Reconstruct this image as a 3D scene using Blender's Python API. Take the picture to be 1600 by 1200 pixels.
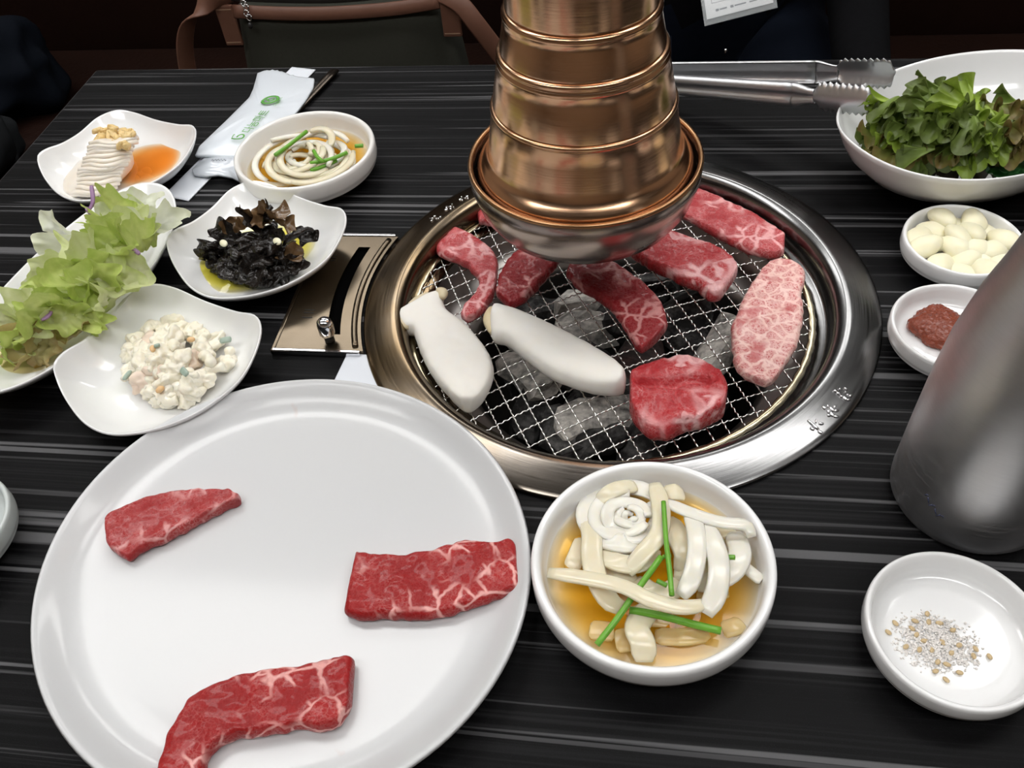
import bpy, bmesh, math, random
from mathutils import Vector, Matrix, noise
PI = math.pi
for o in list(bpy.data.objects): bpy.data.objects.remove(o)
scene = bpy.context.scene
C = scene.collection

# ------------------------------------------------------------------ camera
F = 1350.0
RW = Matrix(((0.9897851, -0.03673429, 0.1377536), (0.11960923, 0.73977116, -0.66214218), (-0.07758281, 0.67185506, 0.73660823)))
CAM = Vector((0.0148424, -0.46482726, 0.41956))
cd = bpy.data.cameras.new('camera'); cd.sensor_width = 36.0; cd.lens = 36.0 * F / 1600.0; cd.clip_start = 0.02
cam = bpy.data.objects.new('camera', cd); C.objects.link(cam)
cam.matrix_world = Matrix.Translation(CAM) @ RW.to_4x4(); scene.camera = cam
def at(x, y, z=0.0):
    """point of the place at height z that the photograph shows at (x, y)"""
    d = RW @ Vector((x - 800.0, 600.0 - y, -F)); t = (z - CAM.z) / d.z
    return CAM + d * t

# ------------------------------------------------------------------ world, lights, exposure
w = bpy.data.worlds.new('room_air'); scene.world = w; w.use_nodes = True
w.node_tree.nodes['Background'].inputs[0].default_value = (0.9, 0.95, 1.0, 1); w.node_tree.nodes['Background'].inputs[1].default_value = 0.02
vs = scene.view_settings; vs.view_transform = 'Standard'; vs.look = 'None'; vs.gamma = 1.0; vs.use_curve_mapping = False
vs.exposure = 0.22
LAMP = 8.2           # emission of the ceiling panels
LAMPS = [(-1.0, 1.72, 1.3, .34), (0.65, 1.72, 1.3, .34), (-1.0, .46, 1.3, .34), (0.65, .46, 1.3, .34), (-1.0, -.80, 1.3, .34), (0.65, -.80, 1.3, .34)]

# ------------------------------------------------------------------ materials
MATS = {}
class NT:
    def __init__(s, name):
        s.m = bpy.data.materials.new(name); s.m.use_nodes = True; s.t = s.m.node_tree; s.b = s.t.nodes['Principled BSDF']; s.out = s.t.nodes['Material Output']
        s.tc = s.t.nodes.new('ShaderNodeTexCoord')
    def n(s, typ, **k):
        x = s.t.nodes.new('ShaderNode' + typ)
        for a, v in k.items(): setattr(x, a, v)
        return x
    def l(s, a, b): s.t.links.new(a, b)
    def mapping(s, scale=(1, 1, 1), rot=(0, 0, 0), src='Object', loc=(0, 0, 0)):
        m = s.n('Mapping'); m.inputs['Scale'].default_value = scale; m.inputs['Rotation'].default_value = rot; m.inputs['Location'].default_value = loc
        s.l(s.tc.outputs[src], m.inputs['Vector']); return m.outputs[0]
    def noise(s, scale, vec=None, detail=3, rough=.55, dist=0):
        x = s.n('TexNoise'); x.inputs['Scale'].default_value = scale; x.inputs['Detail'].default_value = detail; x.inputs['Roughness'].default_value = rough; x.inputs['Distortion'].default_value = dist
        s.l(vec if vec is not None else s.tc.outputs['Object'], x.inputs['Vector']); return x
    def ramp(s, src, stops):
        r = s.n('ValToRGB'); e = r.color_ramp.elements
        while len(e) < len(stops): e.new(.5)
        for i, (p, c) in enumerate(stops):
            e[i].position = p; e[i].color = (c, c, c, 1) if isinstance(c, (int, float)) else (*c, 1)
        s.l(src, r.inputs[0]); return r.outputs[0]
    def mix(s, fac, a, b, blend='MIX'):
        x = s.n('MixRGB', blend_type=blend)
        for i, v in enumerate((fac, a, b)):
            if hasattr(v, 'links'): s.l(v, x.inputs[i])
            elif isinstance(v, (int, float)): x.inputs[i].default_value = v if i == 0 else (v, v, v, 1)
            else: x.inputs[i].default_value = (*v, 1)
        return x.outputs[0]
    def math(s, op, a, b=0.0):
        x = s.n('Math', operation=op)
        for i, v in enumerate((a, b)):
            if hasattr(v, 'links'): s.l(v, x.inputs[i])
            else: x.inputs[i].default_value = v
        return x.outputs[0]
    def bump(s, h, strength=.3, dist=.001):
        b = s.n('Bump'); b.inputs['Strength'].default_value = strength; b.inputs['Distance'].default_value = dist
        s.l(h, b.inputs['Height']); s.l(b.outputs[0], s.b.inputs['Normal'])
    def col(s, v):
        if hasattr(v, 'links'): s.l(v, s.b.inputs['Base Color'])
        else: s.b.inputs['Base Color'].default_value = (*v, 1)
    def set(s, **k):
        for a, v in k.items():
            i = s.b.inputs[a.replace('_', ' ')]
            if hasattr(v, 'links'): s.l(v, i)
            else: i.default_value = v
    def done(s, key): MATS[key] = s.m; return s.m

def simple(key, c1, c2=None, scale=40, rough=.5, metal=0, bump=0, bscale=200, bdist=.0005, coat=0, sss=0, sssr=.004, spec=.5):
    t = NT(key); n = t.noise(scale)
    t.col(t.mix(n.outputs['Fac'], c1, c2 if c2 else c1)); t.set(Roughness=rough, Metallic=metal)
    t.b.inputs['Specular IOR Level'].default_value = spec
    if coat: t.b.inputs['Coat Weight'].default_value = coat; t.b.inputs['Coat Roughness'].default_value = .08
    if sss: t.b.inputs['Subsurface Weight'].default_value = sss; t.b.inputs['Subsurface Scale'].default_value = sssr; t.b.inputs['Subsurface Radius'].default_value = (1, .85, .6)
    if bump: t.bump(t.noise(bscale).outputs['Fac'], bump, bdist)
    return t.done(key)

def table_material():
    t = NT('black_striped_laminate')
    wob = t.noise(3.0, detail=2); wv = t.n('VectorMath', operation='MULTIPLY_ADD'); t.l(wob.outputs['Color'], wv.inputs[0]); wv.inputs[1].default_value = (0, .006, 0); t.l(t.tc.outputs['Object'], wv.inputs[2])
    def lines(sx, sy, lo, hi, z):
        m = t.n('Mapping'); m.inputs['Scale'].default_value = (sx, sy, 1); m.inputs['Location'].default_value = (z, z * 3, z); t.l(wv.outputs[0], m.inputs['Vector'])
        return t.ramp(t.noise(1.0, m.outputs[0], 2, .5).outputs['Fac'], [(lo, 0), (hi, 1)])
    a = lines(1.1, 120, .62, .665, 0); b = lines(1.8, 230, .59, .65, 4.3); c_ = lines(2.5, 430, .48, .68, 9.1); msk = lines(.8, 30, .32, .58, 2.2)
    fac = t.mix(1.0, t.mix(1.0, a, t.math('MULTIPLY', t.mix(1.0, b, msk, 'MULTIPLY'), .5), 'ADD'), t.math('MULTIPLY', t.mix(1.0, c_, msk, 'MULTIPLY'), .09), 'ADD')
    grain = t.noise(1400, detail=2)
    c = t.mix(fac, (.0018, .0018, .0021), (.10, .10, .104))
    c = t.mix(t.math('MULTIPLY', t.ramp(grain.outputs['Fac'], [(.55, 0), (.8, 1)]), .14), c, (.05, .055, .064))
    t.col(c); t.set(Roughness=t.ramp(grain.outputs['Fac'], [(.3, .42), (.7, .6)]))
    t.b.inputs['Specular IOR Level'].default_value = .10
    t.bump(t.mix(1.0, fac, t.math('MULTIPLY', grain.outputs['Fac'], .6), 'ADD'), .3, .0006)
    return t.done('table')
table_material()
simple('table_edge', (.008, .008, .009), (.015, .014, .014), 60, .45)
simple('black_metal', (.012, .012, .012), rough=.5)
simple('porcelain', (.83, .84, .845), (.86, .865, .865), 30, .14, coat=.4)
simple('porcelain_cream', (.84, .83, .80), (.86, .85, .83), 30, .16, coat=.35)
simple('porcelain_grey', (.55, .60, .59), (.6, .64, .63), 30, .25)
def plate_material():
    t = NT('white_plate'); p = t.noise(26, detail=3, dist=.6)
    stain = t.ramp(p.outputs['Fac'], [(.72, 0), (.79, .5)])
    t.col(t.mix(stain, (.585, .595, .605), (.55, .45, .42))); t.set(Roughness=.36)
    t.b.inputs['Coat Weight'].default_value = .4; t.b.inputs['Coat Roughness'].default_value = .10
    return t.done('plate')
plate_material()
def brushed(key, c1, c2, rough=.25, mode='radial', tint=None, bstr=.08):
    t = NT(key)
    sep = t.n('SeparateXYZ'); t.l(t.tc.outputs['Object'], sep.inputs[0])
    comb = t.n('CombineXYZ')
    if mode == 'radial':      # lines run around the axis
        r = t.math('SQRT', t.math('ADD', t.math('MULTIPLY', sep.outputs[0], sep.outputs[0]), t.math('MULTIPLY', sep.outputs[1], sep.outputs[1])))
        t.l(t.math('MULTIPLY', r, 900), comb.inputs[0]); t.l(t.math('MULTIPLY', sep.outputs[2], 900), comb.inputs[1]); t.l(t.math('MULTIPLY', t.math('ARCTAN2', sep.outputs[1], sep.outputs[0]), 2.5), comb.inputs[2])
    else:
        t.l(t.math('MULTIPLY', sep.outputs[0], 12), comb.inputs[0]); t.l(t.math('MULTIPLY', sep.outputs[1], 900), comb.inputs[1]); t.l(t.math('MULTIPLY', sep.outputs[2], 900), comb.inputs[2])
    n = t.noise(1, comb.outputs[0], 3, .6); big = t.noise(22, detail=4)
    c = t.mix(t.ramp(big.outputs['Fac'], [(.35, 0), (.65, 1)]), c1, c2)
    if tint:                  # warm reflection painted into the colour: straw-gold on one side of the ring
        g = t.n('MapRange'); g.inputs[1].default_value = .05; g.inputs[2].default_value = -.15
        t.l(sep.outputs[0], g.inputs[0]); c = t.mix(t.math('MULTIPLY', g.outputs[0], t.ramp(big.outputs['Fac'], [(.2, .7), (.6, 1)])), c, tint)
    k_ = .18 if mode == 'radial' else .05
    t.col(c); t.set(Metallic=1.0, Roughness=t.ramp(n.outputs['Fac'], [(.3, rough * (1 - k_)), (.7, rough * (1 + k_))]))
    if bstr > .02: t.bump(n.outputs['Fac'], bstr, .0003)
    return t.done(key)
brushed('brass', (.70, .43, .27), (.60, .36, .21), .22)
brushed('brass_dark', (.42, .24, .12), (.33, .18, .09), .3)
brushed('cup_steel', (.33, .275, .25), (.36, .30, .27), .24, bstr=.01)
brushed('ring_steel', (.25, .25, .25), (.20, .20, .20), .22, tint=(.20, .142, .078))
brushed('vent_steel', (.17, .138, .10), (.145, .115, .08), .26, mode='linear', bstr=.015)
brushed('pot_steel', (.50, .47, .45), (.36, .33, .31), .36)
brushed('bottle_steel', (.62, .62, .63), (.57, .57, .58), .44, bstr=.03)
simple('dark_steel', (.12, .10, .085), (.15, .125, .10), 40, .3, 1)
simple('chrome', (.78, .78, .8), (.7, .7, .72), 60, .14, 1)
simple('tong_steel', (.70, .71, .73), (.62, .63, .65), 50, .42, 1, bump=.1, bscale=300)
simple('wire', (.80, .80, .78), (.68, .67, .64), 200, .2, 1)
simple('wire_rim', (.52, .46, .32), (.42, .36, .24), 90, .24, 1)
simple('soot', (.006, .0055, .005), (.016, .014, .012), 40, .9, spec=.1); simple('slot_shade', (.0012, .0012, .0012), rough=.95, spec=.02)
def charcoal_material(key, a, b, thr):
    t = NT(key); n = t.noise(70, detail=5, rough=.65); v = t.mapping((40, 200, 200)); g = t.noise(1, v, 4)
    c = t.mix(t.ramp(n.outputs['Fac'], [(thr - .1, 0), (thr + .12, 1)]), a, b)
    t.col(t.mix(t.ramp(g.outputs['Fac'], [(.3, .5), (.6, 0)]), c, (.02, .018, .017))); t.set(Roughness=.9)
    t.bump(t.mix(.5, n.outputs['Fac'], g.outputs['Fac']), .8, .002); return t.done(key)
charcoal_material('charcoal', (.010, .009, .009), (.15, .145, .14), .58)
charcoal_material('charcoal_ash', (.12, .115, .11), (.74, .70, .64), .44)
charcoal_material('charcoal_red', (.02, .012, .011), (.09, .05, .045), .5)

def meat_material(key, red, dark, fat, scale=55, vein=.05, fleck=.6, fscale=260, rough=.3, patch=0.0, patchscale=26, sss=.15, wag=False):
    t = NT(key)
    d = t.noise(scale * .8, detail=3); dv = t.n('VectorMath', operation='MULTIPLY_ADD')
    t.l(d.outputs['Color'], dv.inputs[0]); dv.inputs[1].default_value = (.013, .013, .013); t.l(t.tc.outputs['Object'], dv.inputs[2])
    vo = t.n('TexVoronoi', feature='DISTANCE_TO_EDGE'); vo.inputs['Scale'].default_value = scale; t.l(dv.outputs[0], vo.inputs['Vector'])
    vn = t.ramp(vo.outputs['Distance'], [(vein * .4, 1), (vein * 1.3, 0)])
    msk = t.ramp(t.noise(scale * .55, detail=2).outputs['Fac'], [(.30, 0), (.45, 1)] if wag else [(.46, 0), (.57, 1)])
    vn = t.mix(1.0, vn, msk, 'MULTIPLY')
    vo2 = t.n('TexVoronoi', feature='DISTANCE_TO_EDGE'); vo2.inputs['Scale'].default_value = fscale
    d2 = t.noise(fscale, detail=2); dv2 = t.n('VectorMath', operation='MULTIPLY_ADD'); t.l(d2.outputs['Color'], dv2.inputs[0]); dv2.inputs[1].default_value = (.006, .006, .006); t.l(t.tc.outputs['Object'], dv2.inputs[2]); t.l(dv2.outputs[0], vo2.inputs['Vector'])
    fl = t.ramp(vo2.outputs['Distance'], [(.02, 1), (.30, 0)] if wag else [(.02, 1), (.14, 0)])
    fm = t.ramp(t.noise(scale * (.5 if wag else 1.1), detail=3).outputs['Fac'], [(.34, .15), (.50, 1)] if wag else [(.38, 0), (.62, 1)])
    fl = t.math('MULTIPLY', t.mix(1.0, fl, fm, 'MULTIPLY'), fleck)
    fac = t.mix(1.0, vn, fl, 'LIGHTEN')
    if patch:
        pm = t.ramp(t.noise(patchscale, detail=2, dist=.5).outputs['Fac'], [(.60, 0), (.64, patch)]); fac = t.mix(1.0, fac, pm, 'LIGHTEN')
    base = t.mix(t.ramp(t.noise(scale * .9, detail=4).outputs['Fac'], [(.3, 0), (.7, 1)]), dark, red)
    t.col(t.mix(fac, base, fat))
    fib = t.noise(420, detail=3)
    t.set(Roughness=t.ramp(fib.outputs['Fac'], [(.3, rough * .7), (.7, rough * 1.4)]))
    t.b.inputs['Subsurface Weight'].default_value = sss; t.b.inputs['Subsurface Radius'].default_value = (1, .3, .2); t.b.inputs['Subsurface Scale'].default_value = .002
    t.b.inputs['Coat Weight'].default_value = .14; t.b.inputs['Coat Roughness'].default_value = .06; t.b.inputs['Specular IOR Level'].default_value = .22
    t.bump(t.mix(.5, fib.outputs['Fac'], t.noise(150, detail=4).outputs['Fac']), .75, .0022)
    return t.done(key)
meat_material('beef_red', (.37, .018, .018), (.26, .009, .010), (.76, .38, .35), 62, .055, .18, 330, .33)
meat_material('beef_pale', (.42, .05, .05), (.31, .025, .027), (.68, .33, .32), 60, .06, .4, 330, .3, .3)
meat_material('beef_grill', (.50, .065, .07), (.38, .035, .042), (.80, .40, .40), 64, .08, .5, 400, .32)
meat_material('beef_dark', (.34, .028, .034), (.23, .014, .018), (.66, .29, .28), 60, .06, .25, 330, .3)
meat_material('beef_fatty', (.50, .050, .055), (.37, .027, .033), (.82, .46, .46), 40, .09, .35, 300, .26, .75, 44)
meat_material('beef_wagyu', (.58, .17, .165), (.50, .08, .085), (.86, .57, .52), 105, .13, .8, 430, .36, .0, 30, wag=True)

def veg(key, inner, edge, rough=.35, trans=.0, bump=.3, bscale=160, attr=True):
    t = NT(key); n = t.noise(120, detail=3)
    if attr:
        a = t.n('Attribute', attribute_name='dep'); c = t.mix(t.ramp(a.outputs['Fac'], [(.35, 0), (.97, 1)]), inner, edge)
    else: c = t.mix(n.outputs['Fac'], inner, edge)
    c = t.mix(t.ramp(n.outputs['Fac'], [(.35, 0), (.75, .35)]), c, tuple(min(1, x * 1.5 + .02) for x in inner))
    t.col(c); t.set(Roughness=rough)
    t.bump(t.noise(bscale, detail=3).outputs['Fac'], bump, .0012)
    if trans:
        tr = t.n('BsdfTranslucent'); t.l(c, tr.inputs[0]); mx = t.n('MixShader'); mx.inputs[0].default_value = trans
        t.l(t.b.outputs[0], mx.inputs[1]); t.l(tr.outputs[0], mx.inputs[2]); t.l(mx.outputs[0], t.out.inputs[0])
    return t.done(key)
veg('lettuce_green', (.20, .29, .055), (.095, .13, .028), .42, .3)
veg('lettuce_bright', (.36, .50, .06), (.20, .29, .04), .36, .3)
veg('lettuce_brown', (.22, .27, .06), (.19, .115, .04), .42, .25)
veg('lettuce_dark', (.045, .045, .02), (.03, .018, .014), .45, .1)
veg('perilla', (.02, .12, .025), (.015, .09, .02), .4, .15)
veg('salad_pale', (.82, .83, .56), (.66, .74, .30), .3, .42)
veg('salad_green', (.66, .73, .30), (.50, .63, .15), .3, .4)
veg('salad_white', (.84, .86, .77), (.80, .83, .62), .3, .45)
veg('salad_brown', (.52, .47, .22), (.42, .30, .12), .35, .2)
simple('red_cabbage', (.24, .10, .27), (.42, .28, .44), 200, .35)
simple('chive', (.10, .31, .02), (.17, .42, .04), 160, .3, bump=.1)
def onion_material(key, c, e, al=1.0):
    t = NT(key); n = t.noise(140, detail=2); t.col(t.mix(n.outputs['Fac'], c, e)); t.set(Roughness=.25)
    t.b.inputs['Subsurface Weight'].default_value = .4; t.b.inputs['Subsurface Radius'].default_value = (1, .8, .5); t.b.inputs['Subsurface Scale'].default_value = .003
    t.b.inputs['Coat Weight'].default_value = .3; t.set(Alpha=al); return t.done(key)
onion_material('onion', (.84, .79, .64), (.80, .72, .50), .80); onion_material('onion_soaked', (.80, .66, .36), (.74, .55, .22), .62)
onion_material('onion_white', (.86, .84, .78), (.83, .80, .69), .86)
def liquid(key, amber, thin=(.97, .94, .86)):
    t = NT(key); a = t.n('Attribute', attribute_name='dep'); c = t.mix(a.outputs['Fac'], thin, amber)
    tr = t.n('BsdfTransparent'); t.l(c, tr.inputs[0]); gl = t.n('BsdfGlossy'); gl.inputs['Roughness'].default_value = .04
    fr = t.n('Fresnel'); fr.inputs[0].default_value = 1.34; mx = t.n('MixShader'); t.l(fr.outputs[0], mx.inputs[0]); t.l(tr.outputs[0], mx.inputs[1]); t.l(gl.outputs[0], mx.inputs[2])
    t.l(mx.outputs[0], t.out.inputs[0]); return t.done(key)
liquid('soy', (.89, .58, .065)); liquid('kimchi_broth', (.96, .50, .15)); liquid('oil', (.95, .88, .20)); liquid('dressing', (.93, .85, .58))
simple('mushroom', (.86, .85, .81), (.82, .78, .71), 45, .5, bump=.25, bscale=90, bdist=.001, sss=.2)
simple('mushroom_cap', (.60, .48, .27), (.72, .65, .5), 120, .5, sss=.1)
simple('mushroom_base', (.66, .52, .28), (.74, .66, .48), 90, .55, sss=.1)
simple('fungus', (.008, .007, .006), (.020, .015, .012), 160, .16, bump=.8, bscale=220, bdist=.003, coat=.3, spec=.25)
simple('fungus_brown', (.24, .14, .06), (.06, .033, .018), 130, .25, bump=.5, bscale=220, bdist=.002, coat=.4)
simple('kimchi_white', (.84, .74, .62), (.84, .80, .73), 90, .3, sss=.3, bump=.15, bscale=120)
simple('kimchi_gold', (.74, .50, .16), (.80, .64, .36), 160, .35, bump=.4, bscale=260, bdist=.0015, sss=.2)
simple('macaroni', (.88, .81, .63), (.89, .86, .76), 120, .28, sss=.3, bump=.4, bscale=240, bdist=.0015, coat=.3)
simple('crab_pink', (.80, .62, .50), (.80, .70, .58), 160, .35, sss=.2)
simple('cucumber', (.22, .33, .26), (.5, .58, .5), 300, .3)
simple('carrot', (.78, .46, .18), (.8, .58, .34), 200, .35)
simple('garlic', (.85, .80, .53), (.85, .82, .66), 90, .35, sss=.3, bump=.1, bscale=150)
simple('ssamjang', (.17, .026, .010), (.26, .05, .018), 240, .22, bump=.7, bscale=420, bdist=.0018, coat=.25, spec=.35)
simple('salt', (.80, .76, .72), (.84, .82, .80), 300, .3)
simple('sesame', (.55, .40, .20), (.66, .52, .32), 300, .5)
simple('paper', (.70, .74, .80), (.74, .77, .82), 20, .6)
simple('film', (.66, .71, .77), (.72, .76, .80), 18, .28, coat=.2, bump=.15, bscale=60, bdist=.001)
simple('film_clear', (.56, .60, .66), (.62, .66, .70), 30, .2, coat=.4)
simple('green_ink', (.09, .36, .04), rough=.5); simple('grey_ink', (.25, .27, .30), rough=.5); simple('blue_ink', (.07, .08, .15), rough=.5)
simple('bag_canvas', (.034, .035, .028), (.044, .045, .036), 300, .9, bump=.3, bscale=900, spec=.1)
simple('bag_leather', (.135, .058, .036), (.17, .078, .05), 80, .5, bump=.2, bscale=300)
simple('thread', (.32, .20, .13), rough=.7)
simple('bag_dark', (.012, .011, .010), rough=.6)
simple('bench_leather', (.011, .0042, .0028), (.018, .0068, .0042), 14, .6, bump=.3, bscale=120, bdist=.002, spec=.15)
simple('jacket_black', (.0016, .0016, .002), (.003, .003, .004), 40, .9, bump=.3, bscale=60, bdist=.003, spec=.08)
simple('trousers_navy', (.0030, .0046, .0095), (.0045, .0068, .013), 60, .9, bump=.3, bscale=70, bdist=.003, spec=.08)
simple('jacket_navy', (.0022, .0034, .0062), (.0035, .005, .0085), 20, .9, bump=.4, bscale=30, bdist=.006, spec=.08)
simple('jacket_charcoal', (.0075, .0085, .0095), (.011, .012, .013), 20, .9, bump=.4, bscale=30, bdist=.006, spec=.08)
simple('skin', (.55, .33, .24), (.5, .29, .21), 30, .5, sss=.2); simple('hair', (.012, .010, .009), rough=.5)
simple('card_white', (.82, .84, .86), (.86, .87, .88), 20, .3)
def clear_mat():
    t = NT('clear_plastic'); t.col((.75, .8, .82)); t.set(Roughness=.08, Alpha=.15); return t.done('clear_plastic')
clear_mat()
simple('wall_dark', (.016, .008, .006), (.022, .012, .008), 6, .6, bump=.2, bscale=40); simple('wall_cream', (.42, .33, .25), (.46, .37, .29), 4, .8)
simple('floor_tile', (.10, .085, .07), (.14, .12, .10), 5, .4); simple('ceiling_paint', (.20, .19, .18), (.23, .22, .205), 5, .9)
simple('lamp_frame', (.6, .6, .6), rough=.4)
def lamp_mat():
    t = NT('lamp_diffuser'); e = t.n('Emission'); n = t.noise(2); t.l(t.mix(n.outputs['Fac'], (1, .985, .965), (1, .99, .975)), e.inputs[0]); e.inputs[1].default_value = LAMP; t.l(e.outputs[0], t.out.inputs[0]); return t.done('lamp_diffuser')
lamp_mat()

# ------------------------------------------------------------------ builders
WLOC = {}
def link(name, me, mat, parent=None, origin=None, smooth=True):
    if me.materials: pass
    elif mat: me.materials.append(MATS[mat])
    o = bpy.data.objects.new(name, me); C.objects.link(o)
    if parent is not None:
        off = WLOC[parent.name]; me.transform(Matrix.Translation(-off)); o.parent = parent; WLOC[o.name] = off
    else:
        if origin is None:
            cs = [v.co for v in me.vertices]
            origin = Vector((sum(c.x for c in cs) / len(cs), sum(c.y for c in cs) / len(cs), min(c.z for c in cs)))
        origin = Vector(origin); me.transform(Matrix.Translation(-origin)); o.location = origin; WLOC[o.name] = origin
    if smooth:
        for p in me.polygons: p.use_smooth = True
    return o
def mobj(name, verts, faces, mat, parent=None, origin=None, smooth=True, dep=None, fix=True):
    me = bpy.data.meshes.new(name); me.from_pydata([tuple(v) for v in verts], [], faces); me.update()
    if dep is not None:
        a = me.attributes.new('dep', 'FLOAT', 'POINT'); a.data.foreach_set('value', dep)
    if fix:
        bm = bmesh.new(); bm.from_mesh(me); bmesh.ops.recalc_face_normals(bm, faces=bm.faces); bm.to_mesh(me); bm.free()
    return link(name, me, mat, parent, origin, smooth)
def bmobj(name, bm, mat, parent=None, origin=None, smooth=False):
    bmesh.ops.recalc_face_normals(bm, faces=bm.faces)
    me = bpy.data.meshes.new(name); bm.to_mesh(me); bm.free(); return link(name, me, mat, parent, origin, smooth)
def tag(o, label=None, cat=None, group=None, kind=None):
    if label: o['label'] = label
    if cat: o['category'] = cat
    if group: o['group'] = group
    if kind: o['kind'] = kind
    return o
def thing(name, label, cat, loc, group=None):
    o = bpy.data.objects.new(name, None); C.objects.link(o); o.location = loc; o.empty_display_size = .02; WLOC[o.name] = Vector(loc); return tag(o, label, cat, group)
def box(bm, lo, hi, bevel=0, seg=2):
    r = bmesh.ops.create_cube(bm, size=1.0); vs_ = r['verts']
    for v in vs_:
        for i in range(3): v.co[i] = lo[i] if v.co[i] < 0 else hi[i]
    if bevel:
        es = list({e for v in vs_ for e in v.link_edges}); bmesh.ops.bevel(bm, geom=es, offset=bevel, segments=seg, affect='EDGES', profile=.5)
def boxobj(name, lo, hi, mat, parent=None, bevel=0, smooth=False):
    bm = bmesh.new(); box(bm, lo, hi, bevel); return bmobj(name, bm, mat, parent, smooth=smooth)
def lathe(name, prof, center, mat, parent=None, n=96, smooth=True, wob=None):
    vs_, fs = [], []; cx, cy, cz = center; m = len(prof)
    for i in range(n):
        a = 2 * PI * i / n
        for (r, z) in prof:
            k = wob(a, r, z) if wob else 1.0
            vs_.append((cx + r * k * math.cos(a), cy + r * k * math.sin(a), cz + z))
    for i in range(n):
        for j in range(m - 1):
            a, b = i * m + j, ((i + 1) % n) * m + j
            q = [a, b, b + 1, a + 1]
            fs.append(q)
    me = bpy.data.meshes.new(name); me.from_pydata(vs_, [], fs)
    bm = bmesh.new(); bm.from_mesh(me); bmesh.ops.remove_doubles(bm, verts=bm.verts, dist=1e-6); bmesh.ops.recalc_face_normals(bm, faces=bm.faces); bm.to_mesh(me); bm.free()
    return link(name, me, mat, parent, None if parent is not None else center, smooth)
def catmull(pts, n, closed=False):
    P = [Vector(p) for p in pts]; L = len(P); out = []
    seg = L if closed else L - 1
    # uniform in chord length
    def ev(i, t):
        g = (lambda k: P[k % L]) if closed else (lambda k: P[max(0, min(L - 1, k))])
        a, b, c, d = g(i - 1), g(i), g(i + 1), g(i + 2)
        return .5 * ((2 * b) + (c - a) * t + (2 * a - 5 * b + 4 * c - d) * t * t + (3 * b - a - 3 * c + d) * t ** 3)
    fine = [ev(i, k / 12) for i in range(seg) for k in range(12)]
    fine.append(P[0].copy() if closed else P[-1].copy())
    cum = [0.0]
    for a, b in zip(fine, fine[1:]): cum.append(cum[-1] + (b - a).length)
    tot = cum[-1]; cnt = n if closed else n - 1; j = 0
    for k in range(n):
        s = tot * k / cnt
        while j < len(cum) - 2 and cum[j + 1] < s: j += 1
        u = 0 if cum[j + 1] == cum[j] else (s - cum[j]) / (cum[j + 1] - cum[j])
        out.append(fine[j].lerp(fine[j + 1], min(1, max(0, u))))
    return out
def sweep(path, wfun, hfun, ns=8, up=Vector((0, 0, 1)), sq=1.0, cap=True):
    """tube with an elliptic section (half-widths wfun, hfun) along path"""
    vs_, fs = [], []; n = len(path)
    for i, p in enumerate(path):
        t = (path[min(n - 1, i + 1)] - path[max(0, i - 1)]).normalized()
        side = t.cross(up)
        if side.length < 1e-4: side = t.cross(Vector((1, 0, 0)))
        side.normalize(); u2 = side.cross(t).normalized(); s = i / (n - 1)
        for k in range(ns):
            a = 2 * PI * k / ns; ca, sa = math.cos(a), math.sin(a)
            if sq != 1.0: ca = math.copysign(abs(ca) ** sq, ca); sa = math.copysign(abs(sa) ** sq, sa)
            vs_.append(p + side * (wfun(s) * ca) + u2 * (hfun(s) * sa))
    for i in range(n - 1):
        for k in range(ns):
            a, b = i * ns + k, i * ns + (k + 1) % ns; fs.append([a, b, b + ns, a + ns])
    if cap: fs.append(list(range(ns))[::-1]); fs.append([(n - 1) * ns + k for k in range(ns)])
    return vs_, fs
def tube(name, pts, r, mat, parent=None, n=24, ns=8, closed=False, origin=None, sm=True):
    path = catmull(pts, n, closed); rf = r if callable(r) else (lambda s: r)
    if closed: path = path + [path[0], path[1]]
    v, f = sweep(path, rf, rf, ns); return mobj(name, v, f, mat, parent, origin, sm)
def nz(p, s, seed=0): return noise.noise(Vector((p[0] * s + seed * 7.13, p[1] * s - seed * 3.7, p[2] * s + seed * 1.9)))

def where(p, c, r):
    dx, dy = p[0] - c[0], p[1] - c[1]; d = math.hypot(dx, dy)
    if d < .25 * r: return 'at the centre'
    k = int(((math.degrees(math.atan2(dy, dx)) + 360 + 22.5) % 360) // 45)
    dr = ('right', 'far right', 'far', 'far left', 'left', 'near left', 'near', 'near right')[k]
    return ('toward the %s side' if d < .65 * r else 'at the %s rim') % dr
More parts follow.
